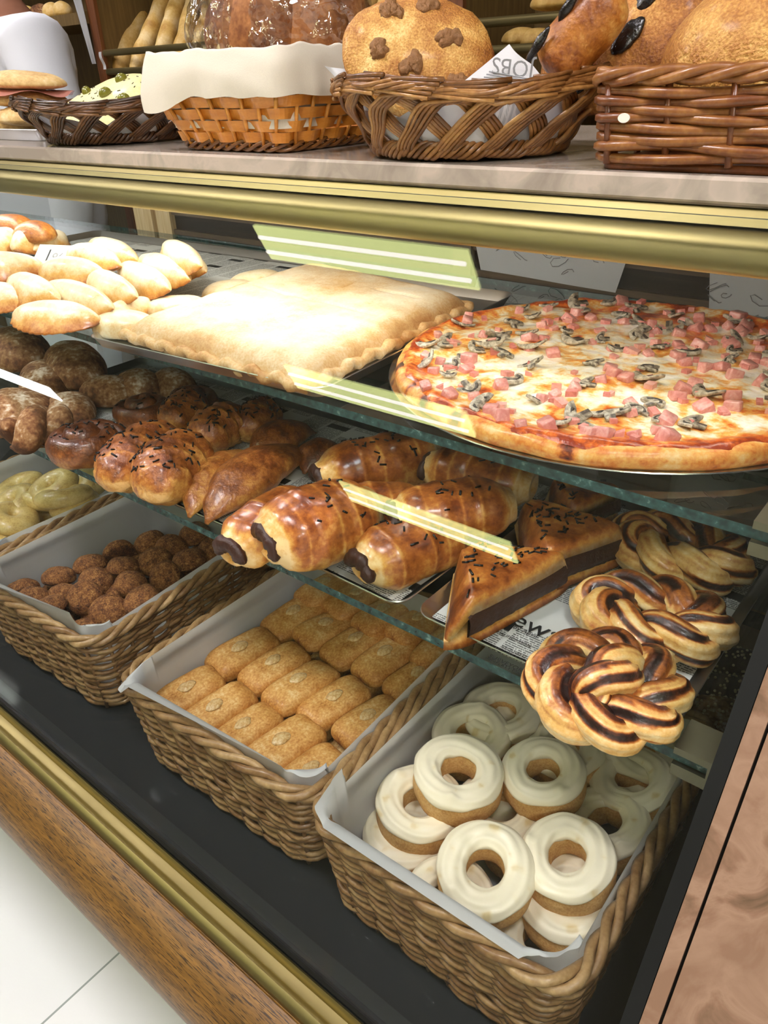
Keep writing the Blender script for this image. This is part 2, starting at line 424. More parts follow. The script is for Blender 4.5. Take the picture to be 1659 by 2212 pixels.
# back of the case: door frame post, dark sliding doors, grey lower back
pL = Q(286, 451, BACK); pR = Q(366, 480, BACK)
cpart(MB().box(pL.x + 0.002, pL.x + 0.062, BACK, BACK + 0.03, ZD, 1.26).box(pL.x + 0.072, pR.x - 0.002, BACK + 0.004, BACK + 0.03, ZD, 1.26).box(pL.x + 0.062, pL.x + 0.072, BACK + 0.012, BACK + 0.03, ZD, 1.26), 'door_frame', M_post)
cpart(MB().box(pR.x, CX1, BACK + 0.015, BACK + 0.03, 0.99, 1.26), 'sliding_door', M_dark)
cpart(MB().box(pR.x, XE, BACK + 0.008, BACK + 0.0148, 1.122, 1.137).box(pR.x, XE, BACK + 0.008, BACK + 0.0148, 1.085, 1.094).box(-0.672, -0.640, BACK + 0.004, BACK + 0.0149, 1.0, 1.135), 'door_rail', m_wood('brown_rail', '3d3024', '54432f', '6a553c', 0.5, (3, 60, 60), 0, False))
cpart(MB().box(pL.x, CX1, BACK + 0.006, BACK + 0.03, ZD, 0.989), 'back_panel', M_greyback)
cpart(MB().box(CX1, CX1 + 0.012, 0.5, BACK, 0.64, 1.266), 'case_side', M_dark)
cpart(MB().box(CX0 - 0.012, CX0, 0.50, BACK, 0.64, 1.266), 'case_side', M_dark)
# marble counter top: a thing of its own
tag(MB().loft([[(x, y, z) for y, z in ((0.5525, 1.2700), (0.5515, 1.2715), (0.5515, 1.2840), (0.5545, ZT), (1.02, ZT), (1.02, 1.268), (0.556, 1.268))] for x in (CX0, CX1)]).build('marble_countertop', M_marble, smooth=False),
    'beige veined marble counter top carrying the bread baskets above the glass case', 'countertop')
# ------------------------------------------------------------------ materials: food, baskets, paper
M_emp = crust('pale_pastry', ['fdf3dd', 'f2deb2', 'dcab5e', 'b06a26', '6e3a14'], 45, 0.22, 0.38, 0.25, 0.0012, 0.25, 500, 0.06)
M_pie = crust('pie_crust', ['f6ecd8', 'ecd8b4', 'd6ad74', 'b37a40', '6b3a18'], 22, 0.22, 0.6, 0.35, 0.002, 0.0, 420, 0.10)
M_crois = crust('glazed_brown_pastry', ['eec07a', 'd39a4c', 'a8642a', '733a14', '3c1d0b'], 60, 0.30, 0.38, 0.6, 0.003, 0.25, 300, 0.10)
M_napo = crust('glazed_puff_pastry', ['f3d396', 'dfa653', 'b3682a', '7a3a14', '46200c'], 50, 0.28, 0.3, 0.3, 0.0012, 0.35, 300, 0.08, crough=0.15)
M_spiral = crust('dark_glazed_bun', ['c08a48', '96592a', '683817', '45210d', '2a1409'], 45, 0.28, 0.4, 0.5, 0.003, 0.25, 300, 0.10)
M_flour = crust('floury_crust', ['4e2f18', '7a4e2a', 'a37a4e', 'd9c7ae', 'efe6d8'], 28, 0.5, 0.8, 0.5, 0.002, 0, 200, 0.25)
M_twist = crust('twisted_pastry', ['f4dca6', 'e2b468', 'b06628', '5a2a12', '21100a'], 60, 0.2, 0.4, 0.5, 0.002, 0.2, 300, 0.06)
M_choc = plain('chocolate_filling', '3a1e12', 0.45, 0, 180, 0.6, vary=0.5, bdist=0.002)
M_sprk = plain('chocolate_vermicelli', '0d0806', 0.35)
M_brown = crust('crackled_biscuit', ['d09a5a', 'ac723c', '845029', '5e351a', '36190c'], 150, 0.4, 0.75, 1.0, 0.003, 0, 500, 0.25)
M_rect = crust('sugared_biscuit', ['f0cf94', 'e0aa60', 'c4853a', '965822', '6a3814'], 60, 0.25, 0.6, 0.6, 0.0016, 0.1, 420, 0.22)
M_almond = crust('almond_glaze', ['e8cb96', 'd2a565', 'b07a3c'], 200, 0.5, 0.3, 0.6, 0.001, 0.4)
M_dough = crust('donut_dough', ['e6c088', 'd6a868', 'bd8a4c', '9a6534'], 90, 0.2, 0.75, 0.6, 0.0012, 0, 600, 0.25)
M_icing = crust('royal_icing', ['fbf0d6', 'f6e8c8', 'e6cf9c', 'c39a58'], 30, 0.08, 0.42, 0.15, 0.0012, 0.1, 250, 0.04)
M_yellow = crust('yellow_glazed_ring', ['ead28e', 'd6b870', 'b28c48', '8a6630'], 50, 0.3, 0.35, 0.3, 0.001, 0.5)
M_bread = crust('bread_crust', ['f0cf8c', 'dba658', 'b9732c', '8a4a18', '54280d'], 26, 0.36, 0.42, 0.45, 0.004, 0.2, 300, 0.14)
M_sugarbread = crust('sugared_sweet_bread', ['f2d488', 'dca656', 'b57630', '8a5020', '5e3212'], 22, 0.35, 0.55, 0.7, 0.006, 0.08, 500, 0.2)
M_bag_bread = crust('dark_round_loaf', ['d8a060', 'b47640', '8a5228', '643818', '442410'], 20, 0.35, 0.6, 0.4, 0.0025, 0, 200, 0.15)
M_baguette = crust('baguette_crust', ['e9cf96', 'd6b064', 'b98c3c', '8f6424'], 18, 0.35, 0.6, 0.4, 0.003, 0, 200, 0.1)
M_focac = crust('pale_focaccia', ['efe6b4', 'e6d794', 'd2bb70', 'a98a48'], 25, 0.2, 0.6, 0.35, 0.003, 0.1, 300, 0.12)
M_olive = plain('green_olive', '7d7a2c', 0.2, 0, 60, 0.1, 0.3)
M_walnut = plain('walnut_kernel', '94683e', 0.6, 0, 200, 0.8, vary=0.5, bdist=0.003)
M_prune = plain('candied_dark_fruit', '17110f', 0.25, 0, 90, 0.8, 0.4, bdist=0.003)
M_roll = crust('pale_roll', ['efd9a8', 'dcb878', 'b98a50', '8f6234'], 24, 0.35, 0.65, 0.35, 0.002, 0, 250, 0.15)
M_ham = plain('cooked_ham', 'c98a7c', 0.35, 0, 120, 0.2, 0.3, vary=0.12)
M_hamcube = crust('ham_cube', ['f0b8ac', 'e39a90', 'd47f78', 'b8605a'], 120, 0.3, 0.35, 0.3, 0.001, 0.3)
M_mush = crust('mushroom_slice', ['f2ebdc', 'ddd2be', 'a89c88', '5a5048', '342e28'], 130, 0.3, 0.5, 0.3, 0.001, 0.15)
M_cheese = crust('melted_cheese', ['fffaf0', 'fbeecb', 'f4b85c', 'e06a20', '9a3410'], 42, 0.50, 0.28, 0.5, 0.003, 0.45, 160, 0.16)
M_dough2 = crust('pizza_rim', ['f6d090', 'f0ae58', 'dd7f30', '8a3814', '2c1208'], 55, 0.40, 0.45, 0.4, 0.002, 0.2, 300, 0.1)
M_wick = crust('willow_rods', ['cdaa7a', 'a88458', '845e38', '5f4024', '3c2610'], 40, 0.22, 0.4, 0.35, 0.0008, 0.25, 300, 0.1)
M_wick_dk = crust('dark_willow_canes', ['8a6238', '6b4524', '4a2d15', '33200f', '20130a'], 40, 0.25, 0.35, 0.3, 0.0006, 0.3, 300, 0.1)
M_wick_md = crust('brown_willow_canes', ['c99a5c', 'a87640', '82542a', '5f3a16', '40260c'], 40, 0.25, 0.33, 0.3, 0.0006, 0.35, 300, 0.1)
M_wick_red = crust('reddish_willow_rods', ['b9844c', '9a6432', '784320', '5a2e14', '40200e'], 40, 0.28, 0.35, 0.3, 0.0008, 0.3, 300, 0.1)
M_chip = crust('orange_wood_strip', ['e9a146', 'd98a2e', 'c2741f', '9a5614'], 30, 0.25, 0.35, 0.2, 0.0005, 0.35, 300, 0.08, stretch=(1, 1, 4))
M_cloth = plain('cream_cotton_cloth', 'e4dac8', 0.9, 0, 900, 0.3, vary=0.06)
def m_paper(name, c, tr=0.35):
    t = NT(name); v = t.obj(); n = t.noise(v, 60, 3)
    d = t.n('BsdfPrincipled', {'Base Color': lin(c), 'Roughness': 0.45})
    bp = t.n('Bump', {'Height': n, 'Strength': 0.25, 'Distance': 0.002}); t.link(bp.outputs[0], d.inputs['Normal'])
    l = t.n('BsdfTranslucent', {0: lin(c)})
    mx = t.n('MixShader', {0: tr, 1: d.outputs[0], 2: l.outputs[0]}); t.link(mx.outputs[0], t.out.inputs[0]); return t.m
M_paper = m_paper('white_baking_paper', 'f4f6f8', 0.45)
def m_news(name, bg, ink, dens=1.0, scale=1.0):
    """newsprint: grey columns of fine lines broken into words, with white gutters and a few dark blocks"""
    t = NT(name); tc = t.n('TexCoord'); v = t.n('Mapping', {0: tc.outputs['Object'], 3: (scale, scale, scale)}).outputs[0]
    sx = t.n('SeparateXYZ', {0: v}); X, Y = sx.outputs[0], sx.outputs[1]
    row = t.math('FRACT', t.math('MULTIPLY', Y, 420.0))
    line = t.math('LESS_THAN', row, 0.52)
    rid = t.math('FLOOR', t.math('MULTIPLY', Y, 420.0))
    wv = t.n('CombineXYZ', {0: t.math('MULTIPLY', X, 700.0), 1: t.math('MULTIPLY', rid, 3.7)}).outputs[0]
    word = t.math('GREATER_THAN', t.noise(wv, 1.0, 1), 0.43)
    colf = t.math('FRACT', t.math('MULTIPLY', X, 28.0)); col = t.math('GREATER_THAN', colf, 0.12)
    blk = t.n('CombineXYZ', {0: t.math('FLOOR', t.math('MULTIPLY', X, 28.0)), 1: t.math('FLOOR', t.math('MULTIPLY', Y, 42.0))}).outputs[0]
    wn = t.n('TexWhiteNoise', {'Vector': blk}, noise_dimensions='3D').outputs['Value']
    solid = t.math('MULTIPLY', t.math('GREATER_THAN', wn, 0.86), t.math('GREATER_THAN', t.math('FRACT', t.math('MULTIPLY', Y, 42.0)), 0.55))
    empty = t.math('GREATER_THAN', wn, 0.22)
    ink_f = t.math('MULTIPLY', t.math('MULTIPLY', line, word), t.math('MULTIPLY', col, empty))
    ink_f = t.math('MULTIPLY', t.math('MAXIMUM', t.math('MULTIPLY', ink_f, 0.8), t.math('MULTIPLY', solid, col)), dens)
    base = t.n('MixRGB', {0: ink_f, 1: lin(bg), 2: lin(ink)}).outputs[0]
    return t.done(base, 0.5)
M_news = m_news('newsprint_liner', 'd3d6d2', '1c1f20')
M_newslight = m_news('pale_newsprint', 'e2e3e4', '9aa0a4', 0.7, 0.7)
M_ink = plain('printing_ink', '1b1d1f', 0.6)
M_inkgrey = plain('grey_printing_ink', '9a9a9c', 0.6)
def m_plastic():
    t = NT('clear_plastic_film'); g = t.n('NewGeometry'); v = t.obj(); n = t.math('ABSOLUTE', t.math('SUBTRACT', t.noise(v, 15, 3, 0.5), 0.5))
    bp = t.n('Bump', {'Height': n, 'Strength': 1.0, 'Distance': 0.06})
    gl = t.n('BsdfGlossy', {0: (1, 1, 1, 1), 'Roughness': 0.08}); t.link(bp.outputs[0], gl.inputs['Normal'])
    d = t.n('VectorMath', {0: bp.outputs[0], 1: g.outputs['Incoming']}, operation='DOT_PRODUCT').outputs['Value']
    k = t.math('POWER', t.math('SUBTRACT', 1.0, t.math('ABSOLUTE', d)), 3.0)
    fac = t.math('MULTIPLY_ADD', k, 0.5, 0.15, True)
    tr = t.n('BsdfTransparent', {0: (0.97, 0.97, 0.97, 1)})
    mx = t.n('MixShader', {0: fac, 1: tr.outputs[0], 2: gl.outputs[0]}); t.link(mx.outputs[0], t.out.inputs[0]); return t.m
M_plastic = m_plastic()

# ------------------------------------------------------------------ shape makers
def lump(a, b, c, e1=1.0, e2=1.0, base=0.0, amp=0.03, fr=20.0, k=0.0, tone=None, flatbot=True, nu=36, nv=20, mb=None, dent=None):
    """rounded loaf a x b x c (half sizes a, b; height c), flat underside at z=0"""
    m = mb or MB()
    def fn(th, ph):
        cp = sp(math.cos(ph), e2); x = a * cp * sp(math.cos(th), e1); y = b * cp * sp(math.sin(th), e1); z = sp(math.sin(ph), e2)
        zz = c * (0.32 + 0.68 * z) if z >= 0 else c * 0.32 * (1 + sp(z, 1.0) if flatbot else 1 + z)
        d = 1 + amp * (nz(x, y, zz, fr, k) + 0.5 * nz(x, y, zz, fr * 2.3, k))
        p = [x * d, y * d, max(0.0, zz * d)]
        if dent: p[2] -= dent(x, y, z)
        t = tone(x / a, y / b, z) if tone else 0.5
        return tuple(p), t
    return m.blob(fn, nu, nv)
def sweep(path, rad, nseg=20, sec=None, tone=None, upv=(0, 0, 1), amp=0.0, fr=60, k=0.0, mb=None):
    """tube along a path: rad(s)->(half width, half height); sec(theta,s)->factor; tone(theta,s)"""
    m = mb or MB(); n = len(path) - 1; pts = [Vector(p) for p in path]; V = []; T = []
    for i in range(n + 1):
        s = i / n; t = (pts[min(n, i + 1)] - pts[max(0, i - 1)]).normalized(); u = Vector(upv); w = t.cross(u)
        w = w.normalized() if w.length > 1e-6 else Vector((1, 0, 0)); u = w.cross(t).normalized()
        rw, rh = rad(s)
        for q in range(nseg):
            a = 2 * PI * q / nseg; f = sec(a, s) if sec else 1.0
            p = pts[i] + w * (math.cos(a) * rw * f) + u * (math.sin(a) * rh * f)
            if amp: p += (w * math.cos(a) + u * math.sin(a)) * (amp * nz(p.x, p.y, p.z, fr, k))
            V.append(p); T.append(tone(a, s) if tone else 0.5)
    F = []
    for i in range(n):
        for q in range(nseg):
            l = (q + 1) % nseg; F.append((i * nseg + q, (i + 1) * nseg + q, (i + 1) * nseg + l, i * nseg + l))
    F.append(tuple(range(nseg))); F.append(tuple(n * nseg + q for q in range(nseg))[::-1])
    return m.add(V, F, T)
def flatten(m, z=0.0):
    m.v = [(p[0], p[1], max(p[2], z + 0.15 * (p[2] - z) * 0)) if p[2] < z else tuple(p) for p in m.v]; return m
def seg(p0, p1, z, dz=0.0):
    a = P(p0[0], p0[1], z); b = P(p1[0], p1[1], z); d = b - a
    c = (a + b) / 2; return Vector((c.x, c.y, z + dz)), math.atan2(d.y, d.x), d.length
def tray(w, d, label, loc, rz=0, h=0.011, group=None, r=0.016, name='baking_tray', cat='tray'):
    t = thing(name, label, cat, loc, (0, 0, rz), group)
    rings = [rrect(w - 0.014, d - 0.014, r * 0.7, 0.0), rrect(w - 0.005, d - 0.005, r, h * 0.85), rrect(w, d, r, h), rrect(w + 0.002, d + 0.002, r, h - 0.0008),
             rrect(w - 0.003, d - 0.003, r, h * 0.8 - 0.001), rrect(w - 0.012, d - 0.012, r * 0.7, -0.0009 + 0.0009)]
    rings = [rrect(w - 0.016, d - 0.016, r * 0.7, 0.0), rrect(w - 0.004, d - 0.004, r, h * 0.85), rrect(w, d, r, h), rrect(w - 0.001, d - 0.001, r, h + 0.0008),
             rrect(w - 0.006, d - 0.006, r, h * 0.85), rrect(w - 0.018, d - 0.018, r * 0.7, 0.0012)]
    MB().loft(rings).build('pan', M_steel_tray, t, auto=50)
    return t
def wavy_sheet(w, d, z, amp, k, lift=0.0, nu=24, nv=24):
    def fn(u, v):
        x = (u - 0.5) * w; y = (v - 0.5) * d
        e = max(abs(u - 0.5), abs(v - 0.5)) * 2; e = max(0.0, (e - 0.88) / 0.12)
        return (x, y, z + amp * (1 + nz(x, y, 0, 30, k)) + lift * e)
    m = MB().grid(fn, nu, nv); n = len(m.v); w1 = nu + 1
    return m
def sprinkles(n, surf, size=0.0062, r=0.00095):
    """short dark vermicelli lying on a surface: surf() -> (point, normal)"""
    m = MB()
    for _ in range(n):
        p, nn = surf(); p = Vector(p); nn = Vector(nn).normalized()
        d = nn.orthogonal().normalized(); d.rotate(Matrix.Rotation(random.uniform(0, 2 * PI), 3, nn))
        q = p + nn * (r * 0.6); l = size * random.uniform(0.6, 1.2) / 2
        m.tube([q - d * l, q + d * l], r * random.uniform(0.8, 1.3), 5)
    return m
def surf_sampler(mb, zmin=0.3, box=None):
    """random points on the upward faces of a collected shape"""
    fs = []
    for f in mb.f:
        a, b, c = (Vector(mb.v[i]) for i in f[:3]); nn = (b - a).cross(c - a)
        if nn.length < 1e-12: continue
        nn.normalize()
        if nn.z > zmin and (box is None or box((a + c) / 2)): fs.append((f, nn, (b - a).cross(c - a).length))
    wts = [q[2] for q in fs]
    def s():
        f, nn, _ = random.choices(fs, wts)[0]; vs = [Vector(mb.v[i]) for i in f]
        p = vs[0].lerp(vs[1], random.random()).lerp(vs[-1].lerp(vs[2 % len(vs)], random.random()), random.random()); return p, nn
    return s

def lens_pastry(L, Wd, T, k, bend=0.0, tone0=0.18):
    """half-moon turnover: straight fold on one side, thin crimped seam on the other, pointed ends"""
    m = MB(); n = 30; ns = 22; V = []; TT = []
    for i in range(n + 1):
        u = -1 + 2 * i / n; e = max(1e-3, 1 - abs(u) ** 2.2); w = Wd * e ** 0.75; t = T * e ** 0.6
        for q in range(ns):
            a = 2 * PI * q / ns; c, s = math.cos(a), math.sin(a)
            y = w * c if c > 0 else w * 0.55 * c
            z = t * (abs(s) ** 0.8) * math.copysign(1, s) * (1.0 if c < 0.2 else (1 - ((c - 0.2) / 0.8) ** 1.6 * 0.85))
            if s < 0: z *= 0.45
            x = u * L / 2
            fl = 1.0
            if c > 0.9: y += 0.0025 + 0.0012 * math.sin(u * 38)
            d = 1 + 0.05 * nz(x, y, z, 45, k)
            edge = max(0.0, c - 0.2) / 0.8
            V.append((x, y * d + bend * u * u, z * d)); TT.append(tone0 + 0.62 * edge ** 1.5 + 0.15 * abs(u) ** 6 + 0.12 * nz(x, y, 0, 30, k) + (0.22 if s < -0.3 else 0))
    F = []
    for i in range(n):
        for q in range(ns):
            l = (q + 1) % ns; F.append((i * ns + q, i * ns + l, (i + 1) * ns + l, (i + 1) * ns + q))
    F.append(tuple(range(ns))[::-1]); F.append(tuple(n * ns + q for q in range(ns)))
    return m.add(V, F, TT)
# ================================================================== upper glass shelf
T1 = Z1 + 0.0015
# --- large square pie on its tray
ty = 0.075
tc = Vector((-0.628, 0.632, Z1))
tray(0.335, 0.385, 'aluminium tray under the large square pie on the upper glass shelf', tc, ty, 0.012)
cs = [Vector((-0.748, 0.456, 0)), Vector((-0.466, 0.452, 0)), Vector((-0.490, 0.752, 0)), Vector((-0.785, 0.800, 0))]
pc = Vector((-0.628, 0.620, 0)); PZ = Z1 + 0.0028
pie = thing('square_pie', 'large square golden pie with scored top and crimped edge beside the pizza', 'pie', (pc.x, pc.y, PZ))
def pie_xy(u, v): return cs[0].lerp(cs[1], u).lerp(cs[3].lerp(cs[2], u), v) - pc
cutu, cutv = (0.27, 0.52, 0.76), (0.27, 0.52, 0.77)
def pie_h(u, v):
    a, b = abs(2 * u - 1), abs(2 * v - 1)
    h = 0.0225 * max(0, 1 - a ** 12) ** 0.6 * max(0, 1 - b ** 12) ** 0.6
    h += 0.0022 * nz(u, v, 0, 5, 3) * (1 - max(a, b) ** 6) + 0.001 * nz(u, v, 0, 14, 9)
    for q in cutv:
        if 0.10 < u < 0.9 and nz(u, q, 0, 4, 5) > -0.15: h -= 0.0022 * math.exp(-((v - q - 0.01 * nz(u, q, 0, 3)) / 0.006) ** 2)
    for q in cutu:
        if 0.10 < v < 0.9 and nz(q, v, 0, 4, 8) > 0.05: h -= 0.0022 * math.exp(-((u - q - 0.01 * nz(q, v, 0, 3)) / 0.006) ** 2)
    return max(0.0, h)
def pie_f(u, v):
    p = pie_xy(u, v); h = pie_h(u, v); e = max(abs(2 * u - 1), abs(2 * v - 1))
    t = 0.22 + 0.30 * max(0, e - 0.8) / 0.2 + 0.18 * nz(u, v, 0, 3, 2) + (0.12 if v > 0.62 else 0) * (v - 0.62) / 0.38  # extra tone at the back paints in the weaker lamp light there
    return (p.x, p.y, 0.008 + h), t
m = MB().grid(pie_f, 110, 110)
loop = [pie_xy(i / 40, 0) for i in range(40)] + [pie_xy(1, i / 40) for i in range(40)] + [pie_xy(1 - i / 40, 1) for i in range(40)] + [pie_xy(0, 1 - i / 40) for i in range(40)]
lp = lambda z, s=1.0: [(p.x * s, p.y * s, z) for p in loop]
m.loft([lp(0.0, 0.985), lp(0.008, 1.0)], True, False, 0.5)
m.build('crust', M_pie, pie)
cl = along([(p.x, p.y, 0.010) for p in loop], 0.0032); n = len(cl)
def crim(i):
    w = math.sin(i * 0.0032 / 0.017 * 2 * PI + 2.5 * nz(i * 0.02, 0, 0)); return 0.0056 + 0.0010 * w
pts = [Vector((p.x * (1.004 + 0.012 * nz(p.x, p.y, 0, 40)), p.y * (1.004 + 0.012 * nz(p.x, p.y, 7, 40)), 0.0085 + 0.0022 * math.sin(i * 0.0032 / 0.034 * 2 * PI))) for i, p in enumerate(cl)]
MB().tube(pts, [crim(i) for i in range(n)], 8, [0.5 + 0.2 * nz(p.x, p.y, 0, 25) for p in cl], closed=True).build('crimped_edge', M_pie, pie)

# --- pizza on a round pan
pzc = Vector((-0.263, 0.661, Z1)); RP = 0.212
pan = thing('pizza_pan', 'round steel pan under the ham and mushroom pizza', 'pan', pzc)
rr = lambda r, z: [(r * math.cos(2 * PI * i / 72), r * math.sin(2 * PI * i / 72), z) for i in range(72)]
MB().loft([rr(RP - 0.012, 0), rr(RP - 0.003, 0.003), rr(RP + 0.003, 0.006), rr(RP + 0.0025, 0.0068), rr(RP - 0.006, 0.0035), rr(RP - 0.014, 0.0012)]).build('pan', M_steel, pan, auto=50)
PZZ = Z1 + 0.0016
pizza = thing('pizza', 'large round pizza with ham cubes and sliced mushrooms on the upper shelf', 'pizza', (pzc.x, pzc.y, PZZ))
def pz_r(th): return RP - 0.004 + 0.0045 * nz(math.cos(th), math.sin(th), 0, 2.2, 4) + 0.002 * nz(math.cos(th), math.sin(th), 0, 7, 1)
def pz_h(x, y):
    r = math.hypot(x, y) / RP
    return 0.0150 + 0.0022 * nz(x, y, 0, 38, 2) + 0.0014 * nz(x, y, 0, 90, 5) + 0.005 * math.exp(-((r - 0.93) / 0.05) ** 2)
def rim_f(u, v):
    th = 2 * PI * u; R = pz_r(th); a = -PI * 0.5 + v * PI * 1.25
    b = 0.0085 + 0.0016 * nz(math.cos(th), math.sin(th), 0, 6, 8)
    r = R - 0.009 + 0.009 * math.cos(a); z = b + b * math.sin(a) if a < PI / 2 else b + b * math.sin(a)
    t = 0.28 + 0.30 * max(0, nz(math.cos(th), math.sin(th), v, 6, 3)) + (0.5 if nz(math.cos(th) * R, math.sin(th) * R, 0, 50, 6) > 0.30 and v > 0.35 else 0) + 0.25 * max(0, v - 0.55)
    return (r * math.cos(th), r * math.sin(th), max(0, z)), t
MB().grid(rim_f, 200, 14, cu=True).loft([rr(RP - 0.018, 0.0), rr(RP - 0.016, 0.0)], True, False).build('crust', M_dough2, pizza)
def ch_f(u, v):
    th = 2 * PI * u; r = (pz_r(th) - 0.0040 + 0.003 * nz(math.cos(th), math.sin(th), 0, 9, 2)) * v; x, y = r * math.cos(th), r * math.sin(th)
    rim = v ** 10
    n1 = nz(x, y, 0, 26, 7); n2 = nz(x, y, 0, 60, 2)
    t = 0.30 + 0.42 * n1 + 0.30 * n2 + 0.42 * rim + 0.20 * v ** 4 + (0.2 if y > 0.09 and n1 > -0.1 else 0)
    return (x, y, pz_h(x, y) - 0.0040 * v ** 40), t
MB().grid(ch_f, 200, 60, cu=True).build('cheese_topping', M_cheese, pizza)
rnd = random.Random(11)
def disk(rnd, rmax): 
    r = rmax * math.sqrt(rnd.random()); a = rnd.uniform(0, 2 * PI); return r * math.cos(a), r * math.sin(a)
protos = []
for q in range(4):
    s = 0.0055; m = MB(); w, d, h = s * rnd.uniform(0.8, 1.15), s * rnd.uniform(0.8, 1.2), s * rnd.uniform(0.6, 1.0)
    m.loft([rrect(2 * w * 0.96, 2 * d * 0.96, 0.0012, -h, 2), rrect(2 * w, 2 * d, 0.0014, -h * 0.8, 2), rrect(2 * w, 2 * d * 0.97, 0.0014, h * 0.75, 2), rrect(2 * w * 0.9, 2 * d * 0.9, 0.0012, h, 2)], tone=rnd.uniform(0.2, 0.6))
    protos.append(m)
meshes = []
for q, mm in enumerate(protos):
    o = mm.build('ham_cube', M_hamcube, pizza); meshes.append(o.data)
    x, y = disk(rnd, 0.15); o.location = (x, y, pz_h(x, y) + 0.001); o.rotation_euler = (0.2, 0.1, rnd.uniform(0, 6))
used = []
for q in range(96):
    o = bpy.data.objects.new('ham_cube', rnd.choice(meshes)); COL.objects.link(o); o.parent = pizza
    for _ in range(30):
        x, y = disk(rnd, RP * 0.93)
        if rnd.random() < 0.45 + 0.55 * (x > -0.02) and all((x - a) ** 2 + (y - b) ** 2 > 0.0092 ** 2 for a, b in used): break
    used.append((x, y)); s = rnd.uniform(0.75, 1.2)
    o.location = (x, y, pz_h(x, y) + 0.0012 * s); o.rotation_euler = (rnd.uniform(-0.5, 0.5), rnd.uniform(-0.5, 0.5), rnd.uniform(0, 6)); o.scale = (s, s, s)
MB_ = MB()
for q in range(110):
    x, y = disk(rnd, RP * 0.90); s = 0.0042 * rnd.uniform(0.6, 1.2); z = pz_h(x, y) + 0.0008
    b = MB(); b.box(-s, s, -s * 0.8, s * 0.8, -s * 0.6, s * 0.7, rnd.uniform(0.1, 0.7)); a = rnd.uniform(0, 6); ca, sa = math.cos(a), math.sin(a); tl = rnd.uniform(-0.5, 0.5)
    MB_.add([(x + p[0] * ca - p[1] * sa, y + p[0] * sa + p[1] * ca, z + p[2] + tl * p[0]) for p in b.v], b.f, b.t)
o = MB_.build('ham_crumbs', M_hamcube, pizza, smooth=False); o['kind'] = 'stuff'
def mush_mesh(k):
    """slice of a cap with its stem: curved sheet of mushroom outline"""
    r2 = random.Random(k); m = MB(); out = []; c = 0.0115 * r2.uniform(0.75, 1.15); th = 0.0011
    for i in range(17):
        a = math.radians(-10 + 200 * i / 16); out.append((c * math.cos(a), c * 0.85 * math.sin(a)))
    out += [(-c * 0.55, -c * 0.05), (-c * 0.28, c * 0.12), (-c * 0.24, -c * 0.62), (c * 0.22, -c * 0.62), (c * 0.26, c * 0.12), (c * 0.55, -c * 0.05)]
    bend = r2.uniform(8, 22)
    def ring(f, z): return [(x * f, y * f, z + bend * (x * x) * f - 0.3 * bend * y * y) for x, y in out]
    m.loft([ring(0.97, -th), ring(1, -th * 0.4), ring(1, th * 0.4), ring(0.97, th)])
    m.t = [0.06 + (0.5 if (abs(math.hypot(p[0], p[1]) - c * 0.45) < c * 0.25 and p[1] < c * 0.3) else 0) + (0.35 if math.hypot(p[0], p[1] * 1.15) > c * 0.93 else 0) for p in m.v]
    gl = [(c * 0.62 * math.cos(math.radians(a)), c * 0.52 * math.sin(math.radians(a)) + 0.0004) for a in range(10, 171, 20)]
    m.tube([(x, y, th * 0.8 + bend * x * x - 0.3 * bend * y * y) for x, y in gl], 0.0013, 5, 0.92)
    return m
mm = []
used2 = []
for q in range(62):
    if q < 6: o = mush_mesh(q).build('mushroom_slice', M_mush, pizza); mm.append(o.data)
    else: o = bpy.data.objects.new('mushroom_slice', rnd.choice(mm)); COL.objects.link(o); o.parent = pizza
    for _ in range(30):
        x, y = disk(rnd, RP * 0.88)
        if all((x - a) ** 2 + (y - b) ** 2 > 0.021 ** 2 for a, b in used2): break
    used2.append((x, y)); s = rnd.uniform(0.85, 1.3)
    o.location = (x, y, pz_h(x, y) + 0.0022); o.rotation_euler = (rnd.gauss(0, 0.22), rnd.gauss(0, 0.22), rnd.uniform(0, 6)); o.scale = (s, s, s)

